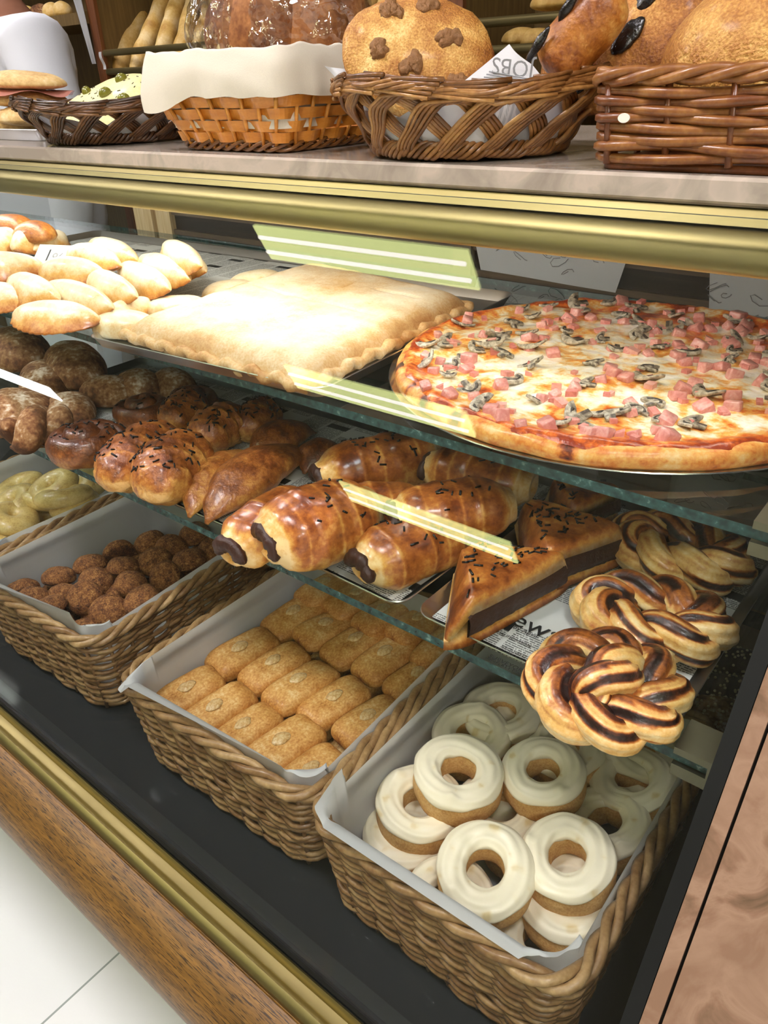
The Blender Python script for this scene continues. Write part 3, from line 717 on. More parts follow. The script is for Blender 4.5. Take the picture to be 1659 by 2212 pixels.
# --- half-moon turnovers on their tray
tl = Vector((-1.10, 0.655, Z1))
tray(0.60, 0.40, 'aluminium tray holding the pale half-moon turnovers on the left of the upper shelf', tl, 0.03, 0.010)
def liner(w, d, loc, rz, label, mat=None, amp=0.0006, name='newsprint_liner'):
    o = wavy_sheet(w, d, 0.0, amp, loc[0] * 10, 0.0).build(name, mat or M_news, loc=loc, rot=(0, 0, rz))
    return tag(o, label, 'paper liner')
liner(0.566, 0.366, (tl.x, tl.y, Z1 + 0.0016), 0.03, 'newsprint sheet lining the tray of half-moon turnovers')
EMP = [  # left end, right end, height above shelf, width, thickness, roll, label
    ((28, 685), (222, 695), 0.022, 0.036, 0.022, -0.20, 'nearest turnover lying flat at the front edge of the turnover tray'),
    ((-75, 640), (78, 655), 0.026, 0.036, 0.022, -0.25, 'turnover cut by the left edge of the photo, front row'),
    ((92, 618), (262, 672), 0.032, 0.034, 0.020, -0.60, 'glossy turnover leaning behind the one lying at the front edge'),
    ((25, 612), (130, 648), 0.036, 0.034, 0.022, -0.45, 'turnover tucked behind the left end of the leaning front turnover'),
    ((152, 588), (330, 655), 0.036, 0.034, 0.020, -0.62, 'second leaning turnover, its seam edge facing the glass'),
    ((240, 572), (398, 640), 0.036, 0.034, 0.020, -0.62, 'third leaning turnover counted from the front edge'),
    ((280, 553), (447, 620), 0.038, 0.034, 0.020, -0.62, 'fourth leaning turnover with an orange-brown seam'),
    ((326, 532), (486, 606), 0.040, 0.034, 0.020, -0.60, 'leaning turnover at the back beside the empty tray corner'),
    ((330, 515), (478, 600), 0.056, 0.030, 0.018, -0.75, 'uppermost turnover leaning on top of the rearmost one'),
    ((196, 533), (300, 566), 0.042, 0.034, 0.022, -0.30, 'pale turnover lying behind the leaning row'),
    ((85, 590), (235, 600), 0.044, 0.034, 0.024, -0.25, 'overexposed turnover in the middle of the heap'),
    ((150, 555), (262, 575), 0.050, 0.034, 0.024, -0.25, 'white-looking turnover between the paper card and the leaning row'),
    ((-40, 590), (62, 585), 0.045, 0.036, 0.026, -0.15, 'plump turnover at the left edge below the heap of browned puffs'),
    ((-30, 545), (30, 520), 0.055, 0.034, 0.026, -0.3, 'turnover standing left of the paper card at the photo edge'),
    ((28, 540), (92, 505), 0.056, 0.034, 0.026, -0.5, 'turnover with a folded flap left of the paper card'),
    ((75, 540), (135, 512), 0.050, 0.030, 0.018, -0.7, 'narrow turnover leaning against the paper card'),
]
for i, (a, b, h, w, t, roll, lab) in enumerate(EMP):
    c, yaw, L = seg(b, a, Z1 + h); w *= 0.92
    o = lens_pastry(max(0.11, min(L, 0.165)), w, t, i * 3.1, 0.0).build('half_moon_turnover', M_emp, loc=c, rot=(roll, 0, yaw))
    tag(o, lab, 'turnover', 'half-moon turnovers on the upper shelf')
for i, (px, py, s, lab) in enumerate(((20, 487, 0.040, 'golden browned puff at the left edge above the turnovers'), (72, 494, 0.034, 'darker browned puff right of the golden one above the turnovers'))):
    p = P(px, py, Z1 + 0.075)
    o = lump(s, s * 0.9, s * 0.9, k=i + 5, amp=0.06, tone=lambda x, y, z: 0.45 + 0.25 * z).build('browned_puff', M_bread, loc=(p.x, p.y, Z1 + 0.055)); tag(o, lab, 'pastry', 'browned puffs')
# price card of printed paper stuck among them
pq = P(122, 545, Z1 + 0.06)
card = thing('paper_card', 'printed white paper card standing among the half-moon turnovers', 'paper card', (pq.x, pq.y, Z1 + 0.045), (math.radians(40), 0, math.radians(20)))
MB().box(-0.045, 0.045, -0.018, 0.030, 0, 0.0006).build('sheet', M_paper, card, smooth=False)
for i, x in enumerate((-0.025, -0.022, 0.026, 0.028)): 
    pass
MB().box(-0.024, -0.022, -0.012, 0.022, 0.0007, 0.0010).build('printed_bar', M_ink, card, smooth=False)
MB().box(0.020, 0.0225, -0.012, 0.024, 0.0007, 0.0010).build('printed_bar', M_ink, card, smooth=False)
text('%', 0.028, M_inkgrey, card, (-0.007, 0.006, 0.0009))
# small filled pastries between the turnovers and the pie
c, yaw, L = seg((330, 655), (215, 695), Z1 + 0.016)
s1 = thing('small_ham_pastry', 'small folded pastry with a dark red filling in its slit, left of the pie', 'pastry', c, (-0.5, 0, yaw), 'small pastries beside the pie')
lens_pastry(max(L, 0.085), 0.024, 0.017, 40.0).build('dough', M_emp, s1)
MB().tube([(x, 0.0235 * (1 - (x / 0.05) ** 2), -0.001) for x in (-0.024, -0.012, 0, 0.012, 0.024)], [0.001, 0.0028, 0.0032, 0.0028, 0.001], 8).build('filling', plain('dark_red_filling', '6a2a22', 0.4), s1)
for i, (a, b, w, t, lab) in enumerate((((215, 700), (322, 706), 0.026, 0.022, 'small glossy yellow pastry at the front left corner of the pie'),
                                  ((328, 668), (440, 660), 0.026, 0.020, 'small pale pastry lying between turnovers and pie'),
                                  ((440, 640), (545, 612), 0.024, 0.018, 'small flat pastry beside the left edge of the pie'),
                                  ((508, 608), (598, 598), 0.024, 0.018, 'farthest small pastry with a browned rim beside the pie'))):
    c, yaw, L = seg(a, b, Z1 + 0.014)
    o = lump(max(L, 0.075) / 2, w, t * 1.3, 0.9, 0.8, k=i * 7 + 60, amp=0.05, tone=lambda x, y, z: 0.16 + 0.3 * max(0, (x * x + y * y) - 0.5) + 0.05 * z).build('small_pastry', M_emp, loc=(c.x, c.y, T1), rot=(0, 0, yaw))
    tag(o, lab, 'pastry', 'small pastries beside the pie')
# white printed sheets pinned on the sliding doors
def sheet_on_door(pts, label, y=BACK + 0.006, name='paper_sheet'):
    q = [Q(px, py, y) for px, py in pts]; c = sum(q, Vector()) / len(q)
    m = MB()
    def fn(u, v):
        p = q[0].lerp(q[1], u).lerp(q[3].lerp(q[2], u), v) - c
        return (p.x, p.y - 0.002 * (1 + nz(p.x, p.z, 0, 14)), p.z)
    t = thing(name, label, 'paper', c)
    m.grid(fn, 12, 12).build('sheet', M_paper, t)
    w = (q[1] - q[0]).length
    ink = MB(); r3 = random.Random(int(pts[0][0]))
    for _ in range(9):
        u, v = r3.uniform(0.08, 0.85), r3.uniform(0.1, 0.9)
        p = Vector(fn(u, v)); a = r3.uniform(0, 6); s = r3.uniform(0.006, 0.014)
        ink.tube([(p.x + s * math.cos(k), p.y - 0.0016, p.z + 0.5 * s * math.sin(k * 1.3 + a)) for k in (0, 0.8, 1.6, 2.4, 3.2, 4.0, 4.8)], 0.0005, 4)
    o = ink.build('printed_scrawl', M_inkgrey, t)
    return t
sheet_on_door([(1025, 500), (1355, 560), (1330, 632), (1040, 582)], 'printed white paper sheet hanging at the back behind the pizza')
sheet_on_door([(1535, 575), (1675, 600), (1675, 745), (1530, 715)], 'printed white paper sheet at the back near the right end of the case')
sheet_on_door([(1455, 1010), (1675, 1020), (1675, 1130), (1440, 1090)], 'white paper sheet low at the back, below the right side of the pizza', BACK + 0.002)
# ================================================================== lower glass shelf
def shelf_tray(name_lab, x0, x1, y0, y1, yaw, lab2, z=Z2):
    c = Vector(((x0 + x1) / 2, (y0 + y1) / 2, z)); w, d = x1 - x0, y1 - y0
    t = tray(w, d, name_lab, c, yaw, 0.009)
    l = liner(w - 0.022, d - 0.022, (c.x, c.y, z + 0.0016), yaw, lab2)
    return t, l
ZL = Z2 + 0.0036          # top of the newsprint
shelf_tray('aluminium tray of floury breads and spiral buns at the left of the lower shelf', -1.03, -0.742, 0.378, 0.66, 0.03, 'newsprint sheet under the floury breads and spiral buns')
shelf_tray('aluminium tray holding the sprinkled croissants and pointed pastries', -0.728, -0.512, 0.382, 0.66, 0.02, 'newsprint sheet under the sprinkled croissants and pointed pastries')
t3, l3 = shelf_tray('aluminium tray holding the chocolate filled rolls', -0.490, -0.305, 0.385, 0.66, -0.03, 'newsprint sheet under the chocolate filled rolls')
t4, l4 = shelf_tray('aluminium tray of triangular pastries and twists, nearest the right end', -0.297, -0.086, 0.384, 0.66, 0.0, 'newsprint sheet with headlines under the triangular pastries and twists')
# readable words of the newsprint
def words(par, lst):
    for body, size, px, py, rz in lst:
        p = P(px, py, ZL); q = p - Vector(par.location); a = -par.rotation_euler[2]
        text(body, size, M_ink, par, (q.x * math.cos(a) - q.y * math.sin(a), q.x * math.sin(a) + q.y * math.cos(a), 0.00185), (0, 0, rz))
words(l4, [('News', 0.026, 1135, 1345, 0), ('by April', 0.0065, 1135, 1364, 0), ('QUALIFICATION', 0.0045, 1105, 1378, 0), ('HIGHWAY P', 0.0070, 1105, 1417, 0), ('SURVEYOR', 0.0058, 1092, 1432, 0),
           ('REQUIRED', 0.0045, 1110, 1407, 0), ('PROPERTY MANAGER', 0.0045, 1105, 1446, 0), ('CAREER', 0.006, 1330, 1086, 0)])
words(l3, [('14', 0.008, 720, 1238, 0)])

# --- rolled croissants with chocolate vermicelli
def croissant(L, R, k, rings=5, flat=0.86, tone0=0.44, taper=0.55, turn=0.9):  # default tone darkened to put in the shade under the upper shelf
    m = MB(); n = 44
    path = [(L * (i / n - 0.5), 0.004 * math.sin(2 * PI * i / n + k), R * flat * 0.92) for i in range(n + 1)]
    def rad(s):
        e = max(0.0, 1 - abs(2 * s - 1) ** 2.6) ** taper
        st = (s * rings + 0.15) % 1.0; w = 1 + 0.075 * (abs(2 * st - 1) ** 0.7 - 0.5)
        return (max(0.0012, R * e * w), max(0.0012, R * flat * e * w))
    def sec(a, s):
        st = (s * rings + turn * a / (2 * PI)) % 1.0
        return 1 + 0.085 * (st - 0.5)
    def tone(a, s):
        st = (s * rings + turn * a / (2 * PI)) % 1.0
        return tone0 + 0.22 * math.sin(a) - 0.18 * (st > 0.86) + 0.14 * nz(math.cos(a), math.sin(a), s * 5, 1.5, k) - 0.12 * (abs(2 * s - 1) > 0.85)
    sweep(path, rad, 26, sec, tone, amp=0.0026, fr=95, k=k, mb=m)
    return flatten(m)
CRO = [ # end a, end b, half width, label
    ((248, 1058), (352, 942), 0.034, 'sprinkled brown croissant at the front left corner of its tray', 30),
    ((338, 1082), (415, 972), 0.036, 'sprinkled brown croissant second from left at the front of its tray', 30),
    ((420, 958), (532, 905), 0.030, 'sprinkled bun with torn golden front, behind the two front croissants', 16),
    ((352, 922), (440, 872), 0.028, 'sprinkled bun lying behind the torn golden one', 14),
    ((508, 935), (592, 878), 0.026, 'sprinkled bun at the back right of the croissant tray', 22)]
for i, (a, b, R, lab, ns) in enumerate(CRO):
    c, yaw, L = seg(a, b, ZL + 0.02); L = min(max(L, 0.085), 0.13)
    r = thing('croissant', lab, 'croissant', (c.x, c.y, ZL), (0, 0, yaw), 'croissants with chocolate sprinkles')
    m = croissant(L, R, i * 5.3, 4 + i % 2); m.build('crust', M_crois, r)
    sprinkles(ns + 22, surf_sampler(m, 0.45, lambda p: abs(p.x) < L * 0.36)).build('chocolate_sprinkles', M_sprk, r)['kind'] = 'stuff'
# --- pointed pastries
HORN = [((405, 1098), (545, 962), 0.026, 'slim pointed pastry right of the sprinkled croissants'),
        ((443, 1112), (672, 958), 0.033, 'largest pointed pastry, nearest the chocolate rolls'),
        ((545, 985), (682, 918), 0.028, 'pointed pastry behind the largest pointed one'),
        ((655, 1005), (742, 955), 0.022, 'small pastry half hidden behind the largest pointed one')]
for i, (a, b, R, lab) in enumerate(HORN):
    c, yaw, L = seg(a, b, ZL + 0.014)
    def rad(s, R=R): e = max(0.0, math.sin(PI * s ** 0.9)) ** 0.85; return (max(0.002, R * e), max(0.0018, R * 0.62 * e))
    n = 44; path = [(L * (q / n - 0.5), 0.006 * math.sin(PI * q / n), 0.0035 + R * 0.55 * math.sin(PI * (q / n) ** 0.9) ** 0.85) for q in range(n + 1)]
    m = sweep(path, rad, 24, lambda a, s: 1 + 0.03 * math.sin(3 * a + 9 * s), lambda a, s, i=i: (0.28, 0.46, 0.52, 0.58)[i] + 0.20 * math.sin(a) + 0.16 * nz(math.cos(a), math.sin(a), s * 6, 1.4, i), amp=0.002, fr=60, k=i)  # base tones deepened likewise, shade from the shelf above put into the colour
    tag(flatten(m).build('pointed_pastry', M_crois, loc=(c.x, c.y, ZL), rot=(0, 0, yaw)), lab, 'pastry', 'pointed pastries on the croissant tray')
# --- spiral buns
SPI = [((190, 958), 0.055, 'largest spiral bun with sprinkles at the front of the left tray', 34), ((312, 880), 0.044, 'dark spiral bun behind the sprinkled croissants', 10),
       ((412, 862), 0.044, 'dark spiral bun at the back, below the front edge of the pie', 14)]
for i, ((px, py), R, lab, ns) in enumerate(SPI):
    c = P(px, py, ZL + 0.022)
    r = thing('spiral_bun', lab, 'bun', (c.x, c.y, ZL), (0, 0, i * 1.3 + 0.5), 'spiral buns on the left tray')
    n = 120; turns = 2.15; w = R / (turns + 0.55)
    path = []
    for q in range(n + 1):
        s = q / n; a = 2 * PI * turns * s; rr_ = R - w * 0.55 - s * turns * w * 0.92
        path.append((max(0.0, rr_) * math.cos(a), max(0.0, rr_) * math.sin(a), w * 0.85 + 0.012 * s))
    m = sweep(path, lambda s: (w * 0.62 * min(1, 0.25 + 6 * s), w * 0.85 * min(1, 0.25 + 6 * s)), 14, None, lambda a, s, i=i: 0.35 + 0.28 * math.sin(a) + 0.15 * nz(s * 9, a, i, 1), amp=0.0015, fr=60)
    flatten(m).build('crust', M_spiral, r)
    sprinkles(ns, surf_sampler(m, 0.6)).build('chocolate_sprinkles', M_sprk, r)['kind'] = 'stuff'
# --- floury loaves and twisted breads
def loaf(px, py, a, b, h, yaw, lab, k, z=ZL, e1=0.9, mat=None, dz=0.0, tilt=0.0, group='floury breads on the left tray', name='floury_bread'):
    c = P(px, py, z + dz + h * 0.5)
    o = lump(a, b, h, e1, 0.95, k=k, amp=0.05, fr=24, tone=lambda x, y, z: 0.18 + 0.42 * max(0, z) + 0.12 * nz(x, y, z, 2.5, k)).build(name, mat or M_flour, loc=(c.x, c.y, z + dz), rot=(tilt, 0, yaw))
    return tag(o, lab, 'bread', group)
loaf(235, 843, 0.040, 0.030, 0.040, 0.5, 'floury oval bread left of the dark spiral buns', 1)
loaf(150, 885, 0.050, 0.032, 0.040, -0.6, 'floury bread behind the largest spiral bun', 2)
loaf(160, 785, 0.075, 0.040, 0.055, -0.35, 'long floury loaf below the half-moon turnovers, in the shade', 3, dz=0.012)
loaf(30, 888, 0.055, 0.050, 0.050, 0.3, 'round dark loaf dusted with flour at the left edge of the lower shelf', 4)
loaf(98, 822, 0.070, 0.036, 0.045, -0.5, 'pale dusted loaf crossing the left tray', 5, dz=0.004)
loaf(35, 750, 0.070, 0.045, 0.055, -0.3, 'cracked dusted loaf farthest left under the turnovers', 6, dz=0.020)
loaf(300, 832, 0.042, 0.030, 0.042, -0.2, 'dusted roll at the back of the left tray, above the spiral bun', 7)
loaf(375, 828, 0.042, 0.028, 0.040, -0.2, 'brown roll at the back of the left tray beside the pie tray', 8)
c, yaw, L = seg((18, 950), (148, 905), ZL + 0.018)
fb = thing('twisted_bread', 'twisted floury bread at the front left of the lower shelf', 'bread', (c.x, c.y, ZL), (0, 0, yaw))
for s in (0, 1):
    n = 50; path = [(L * (q / n - 0.5), 0.015 * math.sin(q / n * 2.2 * PI + s * PI), 0.019 + 0.011 * math.cos(q / n * 2.2 * PI + s * PI)) for q in range(n + 1)]
    m = sweep(path, lambda t: (0.018 * max(0.1, 1 - abs(2 * t - 1) ** 5),) * 2, 16, None, lambda a, t: 0.15 + 0.35 * max(0, math.sin(a)), amp=0.002, fr=50, k=s * 9)
    flatten(m).build('strand', M_flour, fb)

# --- chocolate filled rolls
def napolitana(L, Wd, H, k, ends=(True, True), tone0=0.48):
    m = MB(); n = 40
    path = [(L * (i / n - 0.5), 0, H * 0.5) for i in range(n + 1)]
    def rad(s):
        e = (1 - abs(2 * s - 1) ** 7 * 0.34); b = 1 + 0.10 * math.sin(PI * s)
        band = 1 + 0.03 * (math.sin(s * 19 + k) > 0.75)
        return (Wd / 2 * e * b * band, H / 2 * e * b * band)
    def sec(a, s):
        c, q = math.cos(a), math.sin(a); return (abs(c) ** 2.6 + abs(q) ** 2.6) ** (-1 / 2.6)
    def tone(a, s):
        e = abs(2 * s - 1)
        return tone0 + 0.16 * math.sin(a) - 0.42 * max(0, (e - 0.72) / 0.28) + 0.16 * nz(math.cos(a) * 2, math.sin(a) * 2, s * 5, 1.2, k) - 0.20 * (abs(math.sin(s * 19 + k)) > 0.985)
    sweep(path, rad, 28, sec, tone, amp=0.0022, fr=45, k=k, mb=m)
    # rounded end faces, sunk in the middle
    for sgn, on in ((-1, ends[0]), (1, ends[1])):
        base = 0 if sgn < 0 else n * 28
        m.f = [f for f in m.f if len(f) != 28 or (f[0] != base + (0 if sgn < 0 else 27))]
        prev = list(range(base, base + 28)); c0 = Vector((sgn * L / 2, 0, H * 0.5))
        for f_, dx, t_ in ((0.88, 0.006, 0.08), (0.70, 0.007, 0.05), (0.45, 0.003, 0.12), (0.2, 0.001, 0.05)):
            o = len(m.v); 
            for q in range(28):
                p = Vector(m.v[base + q]); p = c0 + (p - c0) * f_; p.x = sgn * (L / 2 + dx); m.v.append(tuple(p)); m.t.append(t_)
            for q in range(28):
                l = (q + 1) % 28; m.f.append((prev[q], prev[l], o + l, o + q) if sgn < 0 else (prev[l], prev[q], o + q, o + l)); m.mi.append(0)
            prev = list(range(o, o + 28))
        m.f.append(tuple(prev) if sgn < 0 else tuple(prev[::-1])); m.mi.append(0)
    m.mi = [0] * len(m.f)
    return flatten(m)
NAP = [ # end a (visible chocolate end), end b, width, height, label, sprinkles, lift
    ((610, 1165), (770, 1110), 0.072, 0.058, 'big glossy chocolate roll at the front left of its tray, on top', 18, 0.008),
    ((530, 1175), (640, 1105), 0.050, 0.046, 'chocolate roll with pale torn end, left of the big glossy roll', 0, 0.0),
    ((790, 1225), (985, 1150), 0.056, 0.046, 'chocolate roll at the front right of its tray, round filled end facing out', 26, 0.0),
    ((700, 1040), (935, 990), 0.060, 0.056, 'large sprinkled chocolate roll at the back left of its tray', 34, 0.0),
    ((885, 1120), (1070, 1098), 0.056, 0.044, 'chocolate roll lying across the middle of its tray, above the front one', 12, 0.020),
    ((955, 1018), (1120, 1050), 0.054, 0.046, 'chocolate roll at the back right with a large dark filled end', 8, 0.016),
    ((745, 1110), (850, 1095), 0.046, 0.040, 'chocolate roll half hidden in the middle of the pile', 0, 0.0)]
for i, (a, b, w, h, lab, ns, lift) in enumerate(NAP):
    c, yaw, L = seg(a, b, ZL + lift + h * 0.45); L = min(max(L, 0.095), 0.13)
    r = thing('chocolate_roll', lab, 'pastry', (c.x, c.y, ZL + lift), (0, 0, yaw), 'chocolate filled rolls on the third tray')
    m = napolitana(L, w, h, i * 4.7 + 1); m.build('puff_pastry', M_napo, r)
    for sgn in (-1,):
        f = MB()
        arc = [math.radians(205 - 12 * j) for j in range(20)]; cxx = sgn * (L / 2 + 0.0062)
        f.tube([(cxx + 0.001 * nz(j * 0.5, i, sgn), 0.25 * w * math.cos(t), h * 0.44 + 0.22 * h * math.sin(t)) for j, t in enumerate(arc)],
               [0.0074 * min(1.0, 0.35 + 0.35 * min(j, 19 - j)) * (1 + 0.45 * nz(j * 0.45, i * 3, sgn)) for j in range(20)], 10, up=(1, 0, 0), flat=0.75)
        f.build('chocolate_filling', M_choc, r)
    if ns: sprinkles(ns, surf_sampler(m, 0.5, lambda p: abs(p.x) < L * 0.32 and p.x > -L * 0.25)).build('chocolate_sprinkles', M_sprk, r)['kind'] = 'stuff'

# --- triangular pastries with a chocolate slab in the open side
def triangle(L, D, H, k):
    """open long side along x at y=0, apex at y=D"""
    def xy(u, v):
        q = 2 * u - 1; x = q * (1 - v * 0.93) * L / 2; y = v * D
        r = abs(q) ** 6 * (1 - v) * 0.010
        return x * (1 - 0.03 * (1 - v) * abs(q) ** 4), y + r
    def side(u, v): return min(1.0, (1 - abs(2 * u - 1)) * 3.2 * (1 - 0.3 * v)) * min(1.0, (1 - v) * 6)
    def topz(u, v):
        s = side(u, v) ** 0.55; return 0.009 + (H - 0.009) * s * (1 - 0.10 * v) + 0.0016 * nz(u * 3, v * 3, 0, 1.6, k) - 0.006 * math.exp(-v / 0.05)
    top = MB()
    def f(u, v):
        w = v * 2
        if w <= 1:                                   # underside of the top layer, mouth edge first
            vv = 1 - w; x, y = xy(u, vv); return (x, y + 0.003 * (1 - w), max(0.0077, topz(u, vv) - 0.0095)), 0.12
        vv = w - 1; x, y = xy(u, vv)
        if vv < 0.04: y -= 0.001
        e = 1 - side(u, vv)
        t = 0.52 + 0.22 * nz(u * 4, vv * 4, 0, 1, k) + 0.16 * e - (0.5 if vv < 0.03 else 0.0) - 0.12 * math.exp(-vv / 0.05) + 0.2 * math.exp(-((vv - 0.12) / 0.08) ** 2)
        return (x, y, topz(u, vv)), t
    top.grid(f, 40, 48)
    bot = MB()
    def g(u, v):
        w = v * 2
        if w <= 1: vv = 1 - w; x, y = xy(u, vv); return (x, y, 0.0), 0.6
        vv = w - 1; x, y = xy(u, vv); return (x, y, 0.0075), 0.15
    bot.grid(g, 30, 24)
    fill = MB(); pr = lambda f_, z: [(xy(0.06, 0.02)[0] * f_, 0.004 + 0.002 * (1 - f_), z), (xy(0.94, 0.02)[0] * f_, 0.004 + 0.002 * (1 - f_), z), (xy(0.9, 0.5)[0] * f_, D * 0.5, z), (xy(0.1, 0.5)[0] * f_, D * 0.5, z)]
    def h(u, v):
        x0, y0 = xy(0.13 + 0.74 * u, 0); a = PI * v
        zz = 0.0077 + (max(0.012, topz(0.13 + 0.74 * u, 0.03) - 0.0098) - 0.0077) * (0.5 - 0.5 * math.cos(a)); return (x0, 0.003 - 0.0035 * math.sin(a) + 0.0012 * nz(u * 20, v * 3, 0, 1, k), zz)
    fill.grid(h, 40, 8)
    n0 = len(fill.v)
    fill.add([(fill.v[i][0] * 0.5, 0.03, fill.v[i][2]) for i in list(range(41)) + list(range(41 * 8, 41 * 9))], [])
    for i in range(40):
        fill.f.append((i, n0 + i, n0 + i + 1, i + 1)); fill.f.append((41 * 8 + i, 41 * 8 + i + 1, n0 + 41 + i + 1, n0 + 41 + i)); fill.mi += [0, 0]
    return top, bot, fill
TRI = [ # mouth left, mouth right, apex, height, label, lift
    ((972, 1395), (1258, 1238), (1075, 1165), 0.044, 'triangular chocolate pastry at the front of its tray, open side facing out', 0.0, 46),
    ((1150, 1270), (1372, 1188), (1160, 1090), 0.044, 'triangular chocolate pastry behind the front one', 0.004, 46),
    ((1250, 1145), (1330, 1105), (1215, 1055), 0.040, 'rearmost triangular pastry beside the dark twist', 0.002, 24)]
for i, (a, b, ap, H, lab, lift, ns) in enumerate(TRI):
    z = ZL + lift + 0.012; A, B, C = P(a[0], a[1], z), P(b[0], b[1], z), P(ap[0], ap[1], z + 0.012)
    L = (B - A).length; mid = (A + B) / 2; yaw = math.atan2((B - A).y, (B - A).x)
    D = abs((C - mid).dot(Vector((-math.sin(yaw), math.cos(yaw), 0))))
    if i == 2: L = max(L, 0.09); D = max(D, 0.06)
    D = min(D, 0.105)
    r = thing('triangular_pastry', lab, 'pastry', (mid.x, mid.y, ZL + lift), (0, 0, yaw), 'triangular chocolate pastries')
    top, bot, fill = triangle(L, D, H, i * 6.1 + 2)
    top.build('top_layer', M_napo, r); bot.build('bottom_layer', M_napo, r); fill.build('chocolate_filling', M_choc, r)
    sprinkles(ns, surf_sampler(top, 0.6, lambda p: D * 0.15 < p.y < D * 0.8 and p.z > H * 0.5), 0.0062, 0.0009).build('chocolate_sprinkles', M_sprk, r)['kind'] = 'stuff'

# --- chocolate striped twists
def rope(path, r, hel, turns, k, closed, phase=0.0, lift=0.0):
    """two plump strands laid round each other along a path, chocolate stripes running along each"""
    pts = [Vector(p) for p in path]; n = len(pts); out = []
    for s in (0, 1):
        cen = []
        for i, p in enumerate(pts):
            t = (pts[(i + 1) % n] - pts[i - 1]).normalized() if closed else (pts[min(n - 1, i + 1)] - pts[max(0, i - 1)]).normalized()
            w = Vector((0, 0, 1)).cross(t).normalized(); a = phase + 2 * PI * turns * i / (n if closed else n - 1) + s * PI
            cen.append(p + w * (hel * math.cos(a)) + Vector((0, 0, hel * 0.7 * math.sin(a))))
        m = MB(); V = []; T = []; sg = 36
        for i, p in enumerate(cen):
            t = (cen[(i + 1) % n] - cen[i - 1]).normalized() if closed else (cen[min(n - 1, i + 1)] - cen[max(0, i - 1)]).normalized()
            w = Vector((0, 0, 1)).cross(t).normalized(); u = t.cross(w); f = 1.0
            if not closed: e = abs(2 * i / (n - 1) - 1); f = max(0.12, 1 - e ** 8)
            for q in range(sg):
                a = 2 * PI * q / sg; st = a * 4 + 0.6 * nz(i * 0.05, s * 5, 0, 1, k) + 0.04 * i + k
                gr = math.sin(st) + 0.45 * nz(i * 0.22, q * 0.5, s * 7, 1, k); dark = max(0.0, gr - 0.45) / 0.55 if nz(math.floor(st / (2 * PI)) * 3.3, i * 0.035, s * 9, 1, k) > -0.22 else 0.0
                rr_ = r * f * (1 - 0.09 * dark + 0.05 * math.sin(st * 2))
                pp = p + (w * math.cos(a) + u * math.sin(a)) * rr_; V.append((pp.x, pp.y, max(0.0, pp.z)))
                T.append(min(1.0, 0.15 + 0.07 * math.sin(a * 12 + i * 0.12) + 0.26 * max(0, math.sin(a)) * (0.5 + 0.9 * nz(i * 0.06, q * 0.15, s, 1, k + 4)) + 0.2 * max(0, nz(i * .05, q * .2, 3, 1, k)) + (0.8 * min(1, dark * 1.8) if dark > 0 else 0) + (0.36 if (math.floor(st / (2 * PI) + 0.2) % 3 == 1) else 0)))
        F = []
        for i in range(n if closed else n - 1):
            j = (i + 1) % n
            for q in range(sg): l = (q + 1) % sg; F.append((i * sg + q, i * sg + l, j * sg + l, j * sg + q))
        if not closed: F.append(tuple(range(sg))[::-1]); F.append(tuple((n - 1) * sg + q for q in range(sg)))
        out.append(m.add(V, F, T))
    return out
def ringpath(a, b, n, z, pw=1.0, bend=0.0):
    return [(a * sp(math.cos(2 * PI * i / n), pw), b * sp(math.sin(2 * PI * i / n), pw) + bend * math.cos(2 * PI * i / n) ** 2, z) for i in range(n)]
def twist(p0, p1, b, r, lab, k, turns, closed_b=True, mid=False, z=ZL, minL=0.1):
    c, yaw, L = seg(p0, p1, z + 0.022)
    t = thing('chocolate_twist', lab, 'pastry', (c.x, c.y, z), (0, 0, yaw), 'twisted pastries striped with chocolate')
    for m in rope(ringpath(L / 2 - r * 1.5, b, 110, r * 1.45), r, r * 0.72, turns, k, True): m.build('strand', M_twist, t)
    if mid:
        for m in rope([(q * 0.0011 * 30 - 0.016 * 1, -b * 0.2 + 0.9 * b * (q - 0.5) * 1.4, r * 2.0 + 0.010 * math.sin(PI * q)) for q in [i / 30 for i in range(31)]], r * 0.95, r * 0.62, 0.9, k + 3, False): m.build('strand', M_twist, t)
    return t
twist((1135, 1455), (1492, 1490), 0.034, 0.0122, 'chocolate striped twist bent into a ring, nearest the glass', 1.0, 4, mid=True)
twist((1240, 1285), (1592, 1365), 0.025, 0.0128, 'chocolate striped twist in the middle of its tray', 2.3, 4)
twist((1325, 1135), (1628, 1235), 0.025, 0.0132, 'darkest chocolate striped twist at the back, beside the triangular pastries', 4.1, 4)
